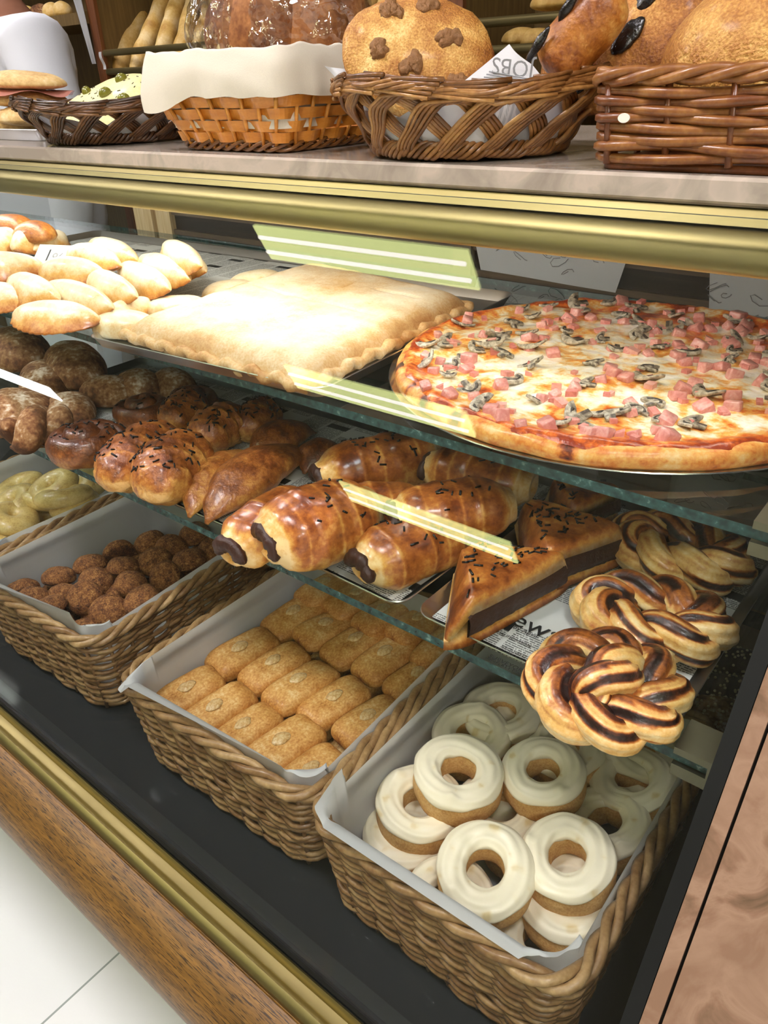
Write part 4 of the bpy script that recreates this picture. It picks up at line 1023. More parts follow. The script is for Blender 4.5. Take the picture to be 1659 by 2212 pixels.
# ================================================================== wicker baskets on the deck
def wicker(name, label, cx, cy, w, d, h, z, yaw=0.0, rows=15, rr_=0.0034, mat=None, taper=0.03, corner=0.030, stake=0.026, group=None, amp=0.0026, rimr=0.0055, slope=0.0):
    mat = mat or M_wick
    t = thing(name, label, 'basket', (cx, cy, z), (0, 0, yaw), group)
    step = 0.007; weave = MB(); rnd = random.Random(int(abs(cx * 977) + rows))
    def loop(f, zz): return along([(p[0], p[1], zz) for p in rrect(w - taper * (1 - f), d - taper * (1 - f), corner, 0, 6)], step)
    for r in range(rows):
        f = (r + 0.5) / rows; zz = 0.006 + (h - 0.012) * f; L = loop(f, zz); n = len(L); st = max(8, 2 * round(n * step / stake / 2) + 1); ph = rnd.uniform(0, 6)
        pts = []; tn = []
        jt = rnd.uniform(0, 50)
        for i, p in enumerate(L):
            q = (L[(i + 1) % n] - L[i - 1]); nn = Vector((q.y, -q.x, 0)).normalized(); a = PI * st * i / n + r * PI
            pts.append(p + nn * (amp * math.cos(a)) + Vector((0, 0, slope * math.sin(2 * PI * i / n * 5 + ph) + 0.0012 * nz(i * 0.08, r, jt)))); tn.append(0.42 + 0.24 * nz(i * 0.035, r * 3.1, jt, 1))
        weave.tube(pts, [rr_ * (1 + 0.16 * nz(i * 0.05, r * 2.3, jt)) for i in range(n)], 6, tn, closed=True)
    sk = weave; L0 = loop(0, 0.004); L1 = loop(1, h - 0.004); n0 = max(8, round(len(L0) * step / stake))
    for i in range(n0):
        sk.tube([L0[int(i * len(L0) / n0)], L1[int(i * len(L1) / n0)]], 0.0026, 5, 0.55)
    weave.build('woven_sides', mat, t)
    rim = MB(); L = loop(1, h); n = len(L)
    for s in range(3):
        pts = []
        for i, p in enumerate(L):
            q = (L[(i + 1) % n] - L[i - 1]); nn = Vector((q.y, -q.x, 0)).normalized(); k = max(1, round(n * step / 0.085)); a = 2 * PI * (k * i / n + s / 3)
            pts.append(p + nn * (rimr * 0.9 * math.cos(a)) + Vector((0, 0, rimr * 0.75 * math.sin(a))))
        rim.tube(pts, rimr * 0.72, 7, [0.30 + 0.22 * nz(i * 0.05, s * 5, 1) for i in range(n)], closed=True)
    rim.build('rim', mat, t)
    b = MB(); b.loft([rrect(w - taper - 0.006, d - taper - 0.006, corner, 0.0, 6), rrect(w - taper - 0.006, d - taper - 0.006, corner, 0.005, 6)], tone=0.6).build('base', mat, t)
    return t
def paper_liner(w, d, h, z0, cx, cy, z, yaw, label, lift=0.018, corner=0.03, k=0.0, flop=None, taper=0.03):
    """baking paper pressed into a basket: floor, walls and ragged top edge standing above or folding over the rim"""
    m = MB(); n = 96; V = []; rings = 14
    base = rrect(w, d, corner, 0, 23)[:96]
    def pt(i, j):
        x, y, _ = base[i]; s = j / rings; fr_ = 0
        if s < 0.25: f = 0.05 + 0.95 * s / 0.25; zz = 0.0; sc = f
        else: sc = 1.0; zz = (s - 0.25) / 0.75
        fr_ = 1.0 if y < -d * 0.40 else 0.35
        rag = lift * (0.35 + (0.95 if fr_ > 0.9 else 0) + fr_ * (1.1 * nz(x * 26, y * 26, 0, 1, k) + 0.8 * nz(x * 70, y * 70, 0, 1, k))) if zz > 0.7 else 0
        hh = z0 + (h - z0) * zz + rag * ((zz - 0.7) / 0.3 if zz > 0.7 else 0)
        ws = (w - taper * (1 - zz)) / w; ds = (d - taper * (1 - zz)) / d
        cr = (0.004 + 0.020 * max(0, zz - 0.5) * fr_) * nz(x * 60, y * 60, zz * 3, 1, k) if zz > 0 else 0
        yo = 0.0
        if fr_ > 0.9 and zz > 0.7:                     # folded out over the front rim, raggedly
            q = (zz - 0.7) / 0.3; ext = max(0.0, -0.002 + 0.055 * nz(x * 23, 2.4, 0.3, 1, k) + 0.012 * nz(x * 90, 4.4, 0.3, 1, k)); tip = max(0.0, 1.5 * nz(x * 31, 9.3, 0.6, 1, k + 2)) if ext < 0.006 else 0
            hh = h - 0.03 * 0 + (h - z0) * (zz - 1) * (1 - min(1, q / 0.35)) + min(1, q / 0.35) * 0.008 + q * 0.035 * tip + 0.004 * nz(x * 50, q * 3, 0, 1, k) * q; yo = -ext * max(0.0, (q - 0.3) / 0.7)
            hh -= 0.006 * max(0, q - 0.6) * (ext > 0.015)
        return Vector((x * sc * ws * (1 - cr * 4), y * sc * ds * (1 - cr * 4) + yo, hh + (0.0008 * nz(x * 40, y * 40, s * 3, 1, k) if zz == 0 else 0)))
    for j in range(rings + 1):
        for i in range(n):
            p = pt(i, j)
            if flop and j >= rings - 3:
                g = flop(p.x, p.y) * (j - rings + 4) / 4
                if g > 0:
                    l = Vector((p.x, p.y, 0)).normalized() if False else Vector((0, -1, 0)) if abs(p.y) > d * 0.4 and p.y < 0 else Vector((math.copysign(1, p.x), 0, 0))
                    p = p + l * (0.020 * g) + Vector((0, 0, -0.006 * g * g))
            V.append(p)
    F = []
    for j in range(rings):
        for i in range(n): k2 = (i + 1) % n; F.append((j * n + i, j * n + k2, (j + 1) * n + k2, (j + 1) * n + i))
    F.append(tuple(range(n))[::-1])
    m.add(V, F)
    o = m.build('paper_liner', M_paper, loc=(cx, cy, z), rot=(0, 0, yaw)); return tag(o, label, 'paper liner', 'white baking paper in the baskets')
BH = 0.118
BK = {}
for key, x0, x1, y0, y1, yaw, lab in (('y', -1.245, -0.985, 0.315, 0.62, 0.05, 'wicker basket of yellow rings at the left edge of the case'),
                                 ('b', -0.965, -0.702, 0.292, 0.60, 0.05, 'wicker basket of round brown biscuits, second from left'),
                                 ('r', -0.628, -0.352, 0.291, 0.60, 0.03, 'wicker basket of rectangular biscuits in the middle of the case'),
                                 ('d', -0.342, -0.094, 0.288, 0.60, 0.0, 'wicker basket of iced ring donuts at the right end of the case')):
    cx, cy = (x0 + x1) / 2, (y0 + y1) / 2; BK[key] = (cx, cy, x1 - x0, y1 - y0, yaw)
    wicker('wicker_basket', lab, cx, cy, x1 - x0, y1 - y0, BH, ZD + 0.0005, yaw, rows=20, rr_=0.0029, group='rectangular wicker baskets in the case', taper=0.020, slope=0.0022)
    w, d = x1 - x0 - 0.019, y1 - y0 - 0.019
    content = dict(y='yellow rings', b='round brown biscuits', r='rectangular biscuits', d='iced ring donuts')[key]
    paper_liner(w, d, BH + 0.004, 0.0075, cx, cy, ZD, yaw, 'white baking paper lining the basket of ' + content, 0.016, k=len(content), taper=0.020,
                flop=(lambda x, y, w=w, d=d: 1.0 if y < -d * 0.46 and nz(x * 14, 3, 0, 1) > -0.12 else 0.0))
# --- round brown biscuits
def biscuit(k):
    def tone(x, y, z): return 0.42 + 0.25 * nz(x, y, z, 3.5, k) + (0.25 if z < -0.2 else 0)
    return lump(0.0245, 0.0245, 0.027, 1, 0.9, k=k, amp=0.05, fr=60, tone=tone, nu=36, nv=20)
bm = [biscuit(k * 3.3).build('tmp', M_brown) for k in range(4)]
BR = [(56, 1279), (73, 1309), (129, 1249), (194, 1219), (258, 1193), (325, 1171), (374, 1182), (411, 1163), (153, 1278), (205, 1262), (258, 1242), (290, 1262), (347, 1257), (325, 1219), (407, 1215),
      (463, 1189), (146, 1312), (228, 1315), (295, 1303), (78, 1342), (123, 1345), (160, 1342), (404, 1242), (295, 1208), (226, 1240), (340, 1195), (440, 1170), (372, 1225), (100, 1290), (190, 1290), (270, 1285), (330, 1285)]
def near_word(px, py):
    return 'near the front rim' if py > 1300 else ('in the middle of the heap' if py > 1225 else 'at the shaded back of the heap')
ORD = 'first second third fourth fifth sixth seventh eighth ninth tenth eleventh twelfth thirteenth fourteenth fifteenth sixteenth'.split()
rnd = random.Random(4)
cx, cy, w, d, yaw = BK['b']
def inside(p, key, mrg):
    cx, cy, w, d, yaw = BK[key]; q = p.copy(); q.x = min(max(q.x, cx - w / 2 + mrg), cx + w / 2 - mrg); q.y = min(max(q.y, cy - d / 2 + mrg), cy + d / 2 - mrg); return q
heap = [inside(P(px, py, ZD + 0.082), 'b', 0.036) for px, py in BR]
for i, p in enumerate(heap): p.z = ZD + (0.082 if i < 20 else 0.060)
for i in range(44): heap.append(Vector((cx + rnd.uniform(-0.5, 0.5) * (w - 0.08), cy + rnd.uniform(-0.5, 0.5) * (d - 0.08), ZD + 0.022 + 0.030 * (i % 2))))
for it in range(90):
    for i in range(len(heap)):
        for j in range(i):
            e = heap[i] - heap[j]; e.z *= 1.5; l = e.length
            if l < 0.043:
                e = (e.normalized() if l > 1e-6 else Vector((1, 0, 0))) * (0.043 - l) * 0.5; wi = 0.35 if i < 20 else 1.0; wj = 0.35 if j < 20 else 1.0
                heap[i] += Vector((e.x, e.y, e.z * 0.6)) * wi; heap[j] -= Vector((e.x, e.y, e.z * 0.6)) * wj
    for i, p in enumerate(heap):
        q = inside(p, 'b', 0.036); p.x, p.y = q.x, q.y; p.z = min(max(p.z, ZD + 0.020), ZD + (0.096 if i < 20 else 0.066))
for i, p in enumerate(heap):
    o = bpy.data.objects.new('round_biscuit', bm[i % 4].data); COL.objects.link(o); tl = 0.35 if i % 4 else 1.1; ry = Matrix.Rotation(rnd.uniform(-tl, tl), 4, 'X') @ Matrix.Rotation(rnd.uniform(-tl, tl), 4, 'Y') @ Matrix.Rotation(rnd.uniform(0, 6), 4, 'Z')
    o.rotation_euler = ry.to_euler(); o.location = p + ry @ Vector((0, 0, -0.0115)); s = rnd.uniform(0.90, 1.04); o.scale = (s, s, s)
    if i < len(BR):
        px, py = BR[i]; nw = near_word(px, py); rk_ = sorted(q for q in BR if near_word(*q) == nw).index((px, py))
        tag(o, 'round brown biscuit, %s from the left among those %s' % (ORD[rk_], nw), 'biscuit', 'round brown biscuits in the second basket')
    else: tag(o, 'round brown biscuit of the lower layers, mostly buried in the second wicker basket', 'biscuit', 'buried round brown biscuits in the second basket')
for o in bm: bpy.data.objects.remove(o)
# --- rectangular biscuits with an almond pressed into the top
def rect_biscuit(k):
    m = MB(); L, Wd, H = 0.0435, 0.0248, 0.024
    def fn(th, ph):
        cp = sp(math.cos(ph), 0.55); x = L * cp * sp(math.cos(th), 0.42); y = Wd * cp * sp(math.sin(th), 0.42); z = sp(math.sin(ph), 0.8)
        zz = H * (0.35 + 0.65 * z) if z > 0 else H * 0.35 * (1 + z)
        d = 1 + 0.025 * nz(x, y, zz, 45, k) + 0.015 * nz(x, y, zz, 120, k)
        if z > 0.6: zz -= 0.0022 * math.exp(-((math.hypot(x * 0.8, y) - 0.008) / 0.004) ** 2)
        return (x * d, y * d, max(0, zz * d)), 0.40 + 0.16 * nz(x, y, zz, 50, k) + 0.22 * max(0, -z) + 0.15 * (abs(x) / L) ** 6 - 0.06 * max(0, z)
    m.blob(fn, 44, 22)
    a = lump(0.0105, 0.0072, 0.0040, amp=0.15, fr=200, k=k, nu=18, nv=10, tone=lambda x, y, z: 0.3 + 0.3 * nz(x, y, z, 3, k))
    a.v = [(p[0] + 0.003 * math.sin(k), p[1] + 0.002 * math.cos(k * 2), p[2] + H * 0.975 - 0.0012) for p in a.v]
    return m, a
RC = [(340, 1492), (390, 1548), (456, 1599), (528, 1640), (639, 1695), (456, 1415), (513, 1459), (586, 1509), (658, 1558), (747, 1596), (569, 1355), (629, 1386), (699, 1425), (769, 1466), (851, 1495),
      (660, 1292), (730, 1328), (798, 1365), (870, 1396), (933, 1422)]
protos = []
for q in range(4):
    r = thing('rectangular_biscuit', 'x', 'biscuit', (0, 0, 0), group='rectangular biscuits in the middle basket'); a, b = rect_biscuit(q * 2.9 + 1)
    a.build('biscuit', M_rect, r); b.build('almond', M_almond, r); protos.append(r)
rnd = random.Random(9); used = set(); rown = ['front', 'second', 'third', 'back']
for i, (px, py) in enumerate(RC):
    hz = ZD + 0.062 + 0.004 * (i // 5); cx, cy, w, d, yb = BK['r']; row, col = i // 5, i % 5
    p = Vector((cx + (col - 2) * 0.0480 - 0.002 + 0.006 * (row - 1) * 0.5 + rnd.uniform(-.002, .002), cy - d / 2 + 0.057 + row * 0.0835 + rnd.uniform(-.004, .004) + 0.006 * (col % 2), 0))
    if row == 3: hz += 0.008; p.y -= 0.028
    yaw = math.radians(81 + rnd.uniform(-6, 6))
    lab = 'rectangular almond biscuit, %s from the left in the %s row of its basket' % (['first', 'second', 'third', 'fourth', 'last'][col], rown[row])
    loc = (p.x, p.y, hz); rot = (rnd.uniform(-0.10, 0.10), rnd.uniform(-0.10, 0.08), yaw)
    q = i % 4
    if q not in used: used.add(q); o = protos[q]; o.location = loc; o.rotation_euler = rot; o['label'] = lab
    else: o = dup(protos[q], lab, loc, rot)
    s = rnd.uniform(0.94, 1.04); o.scale = (s, s, s)
cx, cy, w, d, yaw0 = BK['r']
for i in range(40):
    gx, gy_, lay = i % 4, (i // 4) % 5, i // 20
    o = dup(protos[i % 4], 'rectangular almond biscuit of the lower layers, glimpsed in the gaps of the middle basket', (cx + (gx - 1.5) * (w - 0.100) / 3.0, cy + (gy_ - 2) * (d - 0.135) / 4, ZD + 0.010 + 0.026 * lay), (0, 0, math.radians(86 + rnd.uniform(-8, 8))))
# --- iced ring donuts
def donut(k):
    R, r = 0.0275, 0.0118; body = MB(); ice = MB()
    def bf(u, v):
        a, b = 2 * PI * u, 2 * PI * v; c = math.cos(b); s = math.sin(b)
        rx = R + r * 1.04 * sp(c, 0.85); z = 0.0180 + 0.0180 * sp(s, 0.75); d = 1 + 0.03 * nz(math.cos(a), math.sin(a), b, 2.2, k)
        return (rx * math.cos(a) * d, rx * math.sin(a) * d, max(0, z)), 0.4 + 0.14 * nz(math.cos(a) * 3, math.sin(a) * 3, b, 1, k) + 0.22 * (s < -0.5)
    body.grid(bf, 52, 22, True, True)
    def icf(u, v):
        a = 2 * PI * u; t = v
        lo_o = 0.15 + 0.55 * nz(math.cos(a), math.sin(a), 0, 1.5, k); lo_i = 0.55 + 0.2 * nz(math.cos(a), math.sin(a), 5, 1.8, k)
        b0 = 0.42 + lo_o * 0.45; b1 = PI - 0.25 - lo_i * 0.5
        b = b0 + (b1 - b0) * t; e = min(1.0, min(t, 1 - t) / 0.12); th = 0.0034 * math.sqrt(max(0, 1 - (1 - e) ** 2))
        rr_ = r + th - 0.0006; rx = R + rr_ * 1.04 * sp(math.cos(b), 0.85); z = 0.0180 + (0.0180 + th) * sp(math.sin(b), 0.75)
        d = 1 + 0.03 * nz(math.cos(a), math.sin(a), b, 2.2, k)
        z += 0.0005 * math.sin(13 * b + 2.2 * math.sin(a * 2 + k)) + 0.0012 * nz(math.cos(a) * 2, math.sin(a) * 2, b, 1.1, k)
        pk = math.exp(-(((a - 5.4) / 0.16) ** 2 + ((b - 1.25) / 0.35) ** 2)); z += 0.0045 * pk
        sp_ = nz(math.cos(a) * 2.2, math.sin(a) * 2.2, b * 1.2, 1.3, k + 3)
        return (rx * math.cos(a) * d, rx * math.sin(a) * d, z), 0.12 + 0.9 * max(0.0, min(1.0, (sp_ - 0.40) / 0.25)) * 0.6
    ice.grid(icf, 64, 24, True, False)
    return body, ice
DN = [ # px, py, height of base above deck, tilt about x, tilt about y, place
    (989, 1672, 0.086, 0.10, 0.05, 'on top of two others at the left of the basket'), (1180, 1672, 0.086, 0.12, -0.08, 'lying highest in the middle of the heap'),
    (1050, 1868, 0.072, 0.38, 0.10, 'with a cracked top, leaning at the front left of the heap'), (1238, 1852, 0.076, 0.34, -0.10, 'leaning at the front right of the heap'),
    (905, 1735, 0.058, 0.16, 0.10, 'under the topmost left one'), (875, 1802, 0.030, 0.10, 0.05, 'lowest of the left stack, against the paper'),
    (1019, 1590, 0.070, 0.20, 0.05, 'behind the topmost left one'), (1086, 1548, 0.068, 0.12, -0.05, 'at the back left, under the edge of the shelf'),
    (1158, 1542, 0.060, 0.15, -0.20, 'half hidden at the back left corner of the heap'), (1226, 1622, 0.068, 0.15, -0.12, 'just behind the highest one in the middle'),
    (1352, 1795, 0.060, 0.28, -0.22, 'leaning against the right paper wall'), (1390, 1700, 0.066, 0.18, -0.15, 'at the right, behind the one leaning on the paper wall'),
    (1268, 1965, 0.042, 0.16, -0.12, 'under the front right one'), (1175, 2035, 0.018, 0.10, -0.04, 'lowest at the front with a cracked front edge'),
    (970, 1935, 0.036, 0.30, 0.12, 'under the cracked one at the front left'), (1380, 1608, 0.066, 0.05, 0.12, 'at the back right under the tray of twists'),
    (1082, 1752, 0.050, 0.10, 0.0, 'deep in the gap between the four front ones'), (1258, 1562, 0.056, 0.15, 0.10, 'at the back under the nearest twist'),
    (1448, 1660, 0.046, 0.10, 0.0, 'hidden at the right back corner'), (1130, 1800, 0.028, 0.1, 0.1, 'at the bottom, glimpsed between the front two')]
protos = []
for q in range(5):
    r = thing('iced_donut', 'x', 'donut', (0, 0, 0), group='iced ring donuts in the right basket'); a, b = donut(q * 3.7 + 1)
    a.build('dough_ring', M_dough, r); b.build('white_icing', M_icing, r); protos.append(r)
rnd = random.Random(2); used = set()
for i, (px, py, h, tx, ty_, lab) in enumerate(DN):
    h = max(0.010, h - 0.004); p = inside(P(px, py, ZD + h + 0.026), 'd', 0.044); loc = (p.x, p.y, ZD + h); rot = (tx, ty_, rnd.uniform(0, 6.28))
    tx *= 0.55; Mx = Matrix.Rotation(tx, 4, 'X') @ Matrix.Rotation(ty_, 4, 'Y') @ Matrix.Rotation(rot[2], 4, 'Z'); rot = Mx.to_euler(); lab = 'white iced ring donut ' + lab
    q = i % 5
    if q not in used: used.add(q); o = protos[q]; o.location = loc; o.rotation_euler = rot; o['label'] = lab
    else: o = dup(protos[q], lab, loc, rot)
    s = rnd.uniform(0.97, 1.05); o.scale = (s, s, s)
# --- yellow glazed rings in the leftmost basket
YR = [(40, 1050), (38, 1085), (20, 1120), (98, 1125), (35, 1165), (120, 1050), (170, 1050), (100, 1080), (165, 1090), (75, 1095), (10, 1150), (140, 1075), (195, 1040)]
rnd = random.Random(5)
for i, (px, py) in enumerate(YR):
    h = 0.070 + 0.02 * (i % 3) + 0.02 * (py < 1090); p = inside(P(px, py, ZD + h), 'y', 0.045)
    m = MB(); R, r_ = 0.021, 0.017
    def yf(u, v, R=R, r_=r_, i=i):
        a, b = 2 * PI * u, 2 * PI * v; d = 1 + 0.05 * nz(math.cos(a), math.sin(a), b, 1.7, i); rx = (R + r_ * math.cos(b)) * d
        return (rx * 1.15 * math.cos(a), rx * math.sin(a), 0.014 + 0.014 * math.sin(b)), 0.2 + 0.2 * max(0, math.sin(b)) + 0.2 * nz(math.cos(a), math.sin(a), b, 1.5, i)
    m.grid(yf, 36, 16, True, True)
    tag(m.build('glazed_ring', M_yellow, loc=(p.x, p.y, ZD + h - 0.014), rot=(rnd.uniform(-.35, .35), rnd.uniform(-.35, .35), rnd.uniform(0, 6))), 'pale yellow glazed ring, %s from the left in the leftmost basket' % ORD[sorted(YR).index((px, py))], 'pastry ring', 'yellow glazed rings in the leftmost basket')
# --- dark bars with sugar pearls behind the donuts
for i, (px, py, lab) in enumerate(((1535, 1478, 'dark bar dotted with white sugar pearls, seen through the shelf at the right'), (1500, 1568, 'paler bar with sugar pearls below the dark dotted one'), (1565, 1420, 'rearmost dark bar with sugar pearls beside the end wall'))):
    c = P(px, py, ZD + 0.10); 
    r = thing('sugar_pearl_bar', lab, 'biscuit', (c.x, max(c.y, 0.64), ZD + 0.06), (0.25, 0, 0.5), 'bars with sugar pearls')
    m = lump(0.045, 0.032, 0.04, 0.5, 0.5, amp=0.03, k=i); m.build('chocolate_bar', M_choc if i != 1 else M_flour, r)
    sf = surf_sampler(m, 0.1); b = MB()
    for _ in range(110):
        p, nn = sf(); a = MB(); lump(0.0016, 0.0016, 0.0032, mb=a, nu=8, nv=5, amp=0, flatbot=False); b.add([tuple(Vector(q) + p - Vector((0, 0, 0.001))) for q in a.v], a.f)
    b.build('sugar_pearls', M_icing, r)['kind'] = 'stuff'
bx = MB().box(-0.17, -0.062, 0.63, 0.86, ZD + 0.0005, ZD + 0.058); tag(bx.build('bakery_carton', plain('brown_card', '8a735a', 0.8), smooth=False), 'brown carton under the sugar pearl bars at the back right', 'carton')
# ================================================================== counter top: bread baskets
ZTT = ZT + 0.0004
def oval_basket(name, label, cx, cy, ax, ay, bx, by, h, mat, nb, z=ZTT, yaw=0.0, r=0.0017):
    """openwork oval basket: bundles of canes crossing on the flaring wall, braided foot, bundles sweeping into the rim"""
    t = thing(name, label, 'basket', (cx, cy, z), (0, 0, yaw), 'open woven oval baskets on the counter')
    def pt(a, s, off=0.0):
        e = s ** 0.85; rx, ry = ax + (bx - ax) * e, ay + (by - ay) * e; zz = 0.006 + (h - 0.006) * s + (0.004 * math.sin(3 * a + 1) if s > 0.8 else 0)
        d = Vector((math.cos(a) / rx, math.sin(a) / ry, 0)).normalized(); return Vector((rx * math.cos(a), ry * math.sin(a), zz)) + d * off
    w = MB(); rnd = random.Random(nb)
    for sgn in (1, -1):
        for q in range(nb):
            a0 = 2 * PI * (q + (0.5 if sgn < 0 else 0)) / nb
            for c in range(5):
                pts = []; tn = []
                for i in range(27):
                    s = i / 26; a = a0 + sgn * (0.62 * s + 0.85 * max(0, s - 0.62) ** 1.4 * 3.0); ss = min(1.0, s * 1.18) if True else s
                    zz = min(0.985, ss * 1.0); cr = math.sin(2 * PI * (s * 2.2) + (0 if sgn > 0 else PI))
                    al = a + (c - 2) * 0.0042 / ((ax + bx) / 2) * (1.0 if s < 0.7 else 1.0 - (s - 0.7) * 1.2)
                    zo = (c - 2) * 0.0034 * max(0, (s - 0.65) / 0.35) if s > 0.65 else 0
                    p = pt(al, zz, 0.0022 * sgn + 0.0016 * cr); p.z += zo; pts.append(p); tn.append(0.40 + 0.10 * (c - 2) + 0.2 * nz(q, c, s * 2, 1, sgn))
                w.tube(pts, r * rnd.uniform(0.85, 1.15), 6, tn)
    w.build('crossed_canes', mat, t)
    rim = MB()
    for c in range(6):
        pts = []
        for i in range(150):
            a = 2 * PI * i / 150; p = pt(a, 0.90 + 0.024 * c, 0.004 * math.sin(a * nb * 0.5 + c * 1.05)); p.z += 0.0035 * math.sin(a * nb * 0.5 + c * 0.55); pts.append(p)
        rim.tube(pts, r * 1.1, 6, [0.35 + 0.25 * nz(i * 0.06, c, 0, 1, nb) for i in range(150)], closed=True)
    rim.build('rim', mat, t)
    ft = MB()
    for c in range(6):
        pts = []
        for i in range(150):
            a = 2 * PI * i / 150; k = nb; p = pt(a, 0.04, 0.0045 * math.cos(a * k + c * PI / 3)); p.z = 0.0075 + 0.0052 * math.sin(a * k + c * PI / 3) + 0.0004 * c; pts.append(p)
        ft.tube(pts, r * 1.2, 6, [0.42 + 0.25 * nz(i * 0.06, c, 7, 1, nb) for i in range(150)], closed=True)
    ft.build('braided_foot', mat, t)
    e = lambda z, f: [(ax * f * math.cos(2 * PI * i / 48), ay * f * math.sin(2 * PI * i / 48), z) for i in range(48)]
    MB().loft([e(0.003, 0.97), e(0.006, 0.97)], tone=0.7).build('base', mat, t)
    return t
def bowl_paper(ax, ay, h, loc, label, k, mat, rag=0.012, h0=0.006):
    m = MB(); n, rg = 72, 12
    def fn(u, v):
        a = 2 * PI * u; f = min(1, v / 0.55) * (0.78 + 0.22 * v); zz = h0 + (h * max(0, (v - 0.5) / 0.5) ** 1.2) * (1 + rag / h * nz(math.cos(a) * 2, math.sin(a) * 2, v, 1.3, k) * 2)
        cr = 1 + 0.03 * nz(math.cos(a) * 4, math.sin(a) * 4, v * 3, 1, k); return (ax * f * math.cos(a) * cr, ay * f * math.sin(a) * cr, zz)
    m.grid(fn, n, rg, True, False)
    return tag(m.build('newsprint_liner', mat, loc=loc), label, 'paper liner')
# --- dark oval basket at the left with an olive flatbread
b1 = (-0.985, 0.652)
oval_basket('oval_bread_basket', 'dark brown openwork basket at the left holding the olive flatbread', b1[0], b1[1], 0.082, 0.082, 0.122, 0.118, 0.046, M_wick_dk, 16)
bowl_paper(0.098, 0.095, 0.026, (b1[0], b1[1], ZTT + 0.004), 'newsprint paper inside the dark oval basket, seen through its gaps', 3.0, M_newslight)
fc = Q(222, 192, 0.66)
fo = thing('olive_flatbread', 'pale herb flatbread studded with green olives in the dark oval basket', 'bread', (fc.x, fc.y, ZTT + 0.028), (math.radians(24), math.radians(-14), 0.5))
m = lump(0.088, 0.074, 0.030, amp=0.06, fr=26, k=4, tone=lambda x, y, z: 0.22 + 0.2 * max(0, (x * x + y * y) - 0.6) + 0.12 * nz(x, y, z, 4, 3)); m.build('dough', M_focac, fo)
for x, y in ((-0.045, -0.02), (-0.012, -0.035), (0.02, -0.01), (-0.02, 0.02), (0.05, -0.03), (0.03, 0.03), (0.0, -0.058)):
    zo = 0.029 * math.sqrt(max(0.05, 1 - (x / 0.088) ** 2 - (y / 0.074) ** 2))
    o = lump(0.0085, 0.0065, 0.011, amp=0.02, flatbot=False, nu=16, nv=10).build('olive', M_olive, fo, (x, y, zo - 0.001), (0.2, 0, random.uniform(0, 3)))
sprinkles(70, surf_sampler(m, 0.5), 0.0035, 0.0005).build('herb_flecks', plain('dried_herbs', '3a3a1c', 0.8), fo)['kind'] = 'stuff'
# --- filled rolls on a steel tray, far left
q = Q(-30, 300, 0.70)
tray(0.26, 0.18, 'steel tray under the ham rolls at the left end of the counter', (-1.24, 0.70, ZTT), 0.0, 0.014, name='serving_tray')
for i, (px, py, y, a, b, h, lab) in enumerate(((46, 178, 0.66, 0.066, 0.046, 0.042, 'ham filled bread roll on top at the left end of the counter'), (66, 228, 0.655, 0.052, 0.045, 0.030, 'pale bread roll under the ham filled roll'), (10, 262, 0.66, 0.06, 0.045, 0.034, 'brown roll at the bottom left, resting on the steel tray'))):
    c = Q(px, py, y); z0 = c.z - h * 0.45 if i == 0 else (ZTT + 0.016 if i == 1 else ZTT + 0.004)
    if i == 0: z0 = ZTT + 0.040
    r = thing('bread_roll', lab, 'bread roll', (c.x, c.y, z0), (0, 0.06 if i == 0 else 0, 0.4), 'rolls at the left end of the counter')
    if i == 0:
        lump(a, b, h * 0.62, amp=0.04, fr=22, k=2, tone=lambda x, y, z: 0.45 - 0.1 * z).build('lower_half', M_roll, r)
        u = lump(a * 1.02, b * 1.02, h * 0.60, amp=0.05, fr=24, k=8, tone=lambda x, y, z: 0.30 + 0.15 * z); u.v = [(p[0], p[1], p[2] + h * 0.55) for p in u.v]; u.build('upper_half', M_roll, r)
        hm = MB(); hm.grid(lambda s, v: ((a * 1.0 + 0.006 * v + 0.004 * nz(math.cos(6.283 * s) * 3, math.sin(6.283 * s) * 3, 0, 1)) * math.cos(6.283 * s) * (0.6 + 0.47 * v), (b * 1.02 + 0.004 * v) * math.sin(6.283 * s) * (0.6 + 0.47 * v), h * 0.58 + 0.004 * math.sin(6.283 * s * 5) * v - 0.004 * v), 60, 5, True, False).build('ham_slice', M_ham, r)
    else: lump(a, b, h, amp=0.05, fr=20, k=i * 3, tone=lambda x, y, z: 0.3 + 0.25 * max(0, z)).build('crust', M_roll, r)
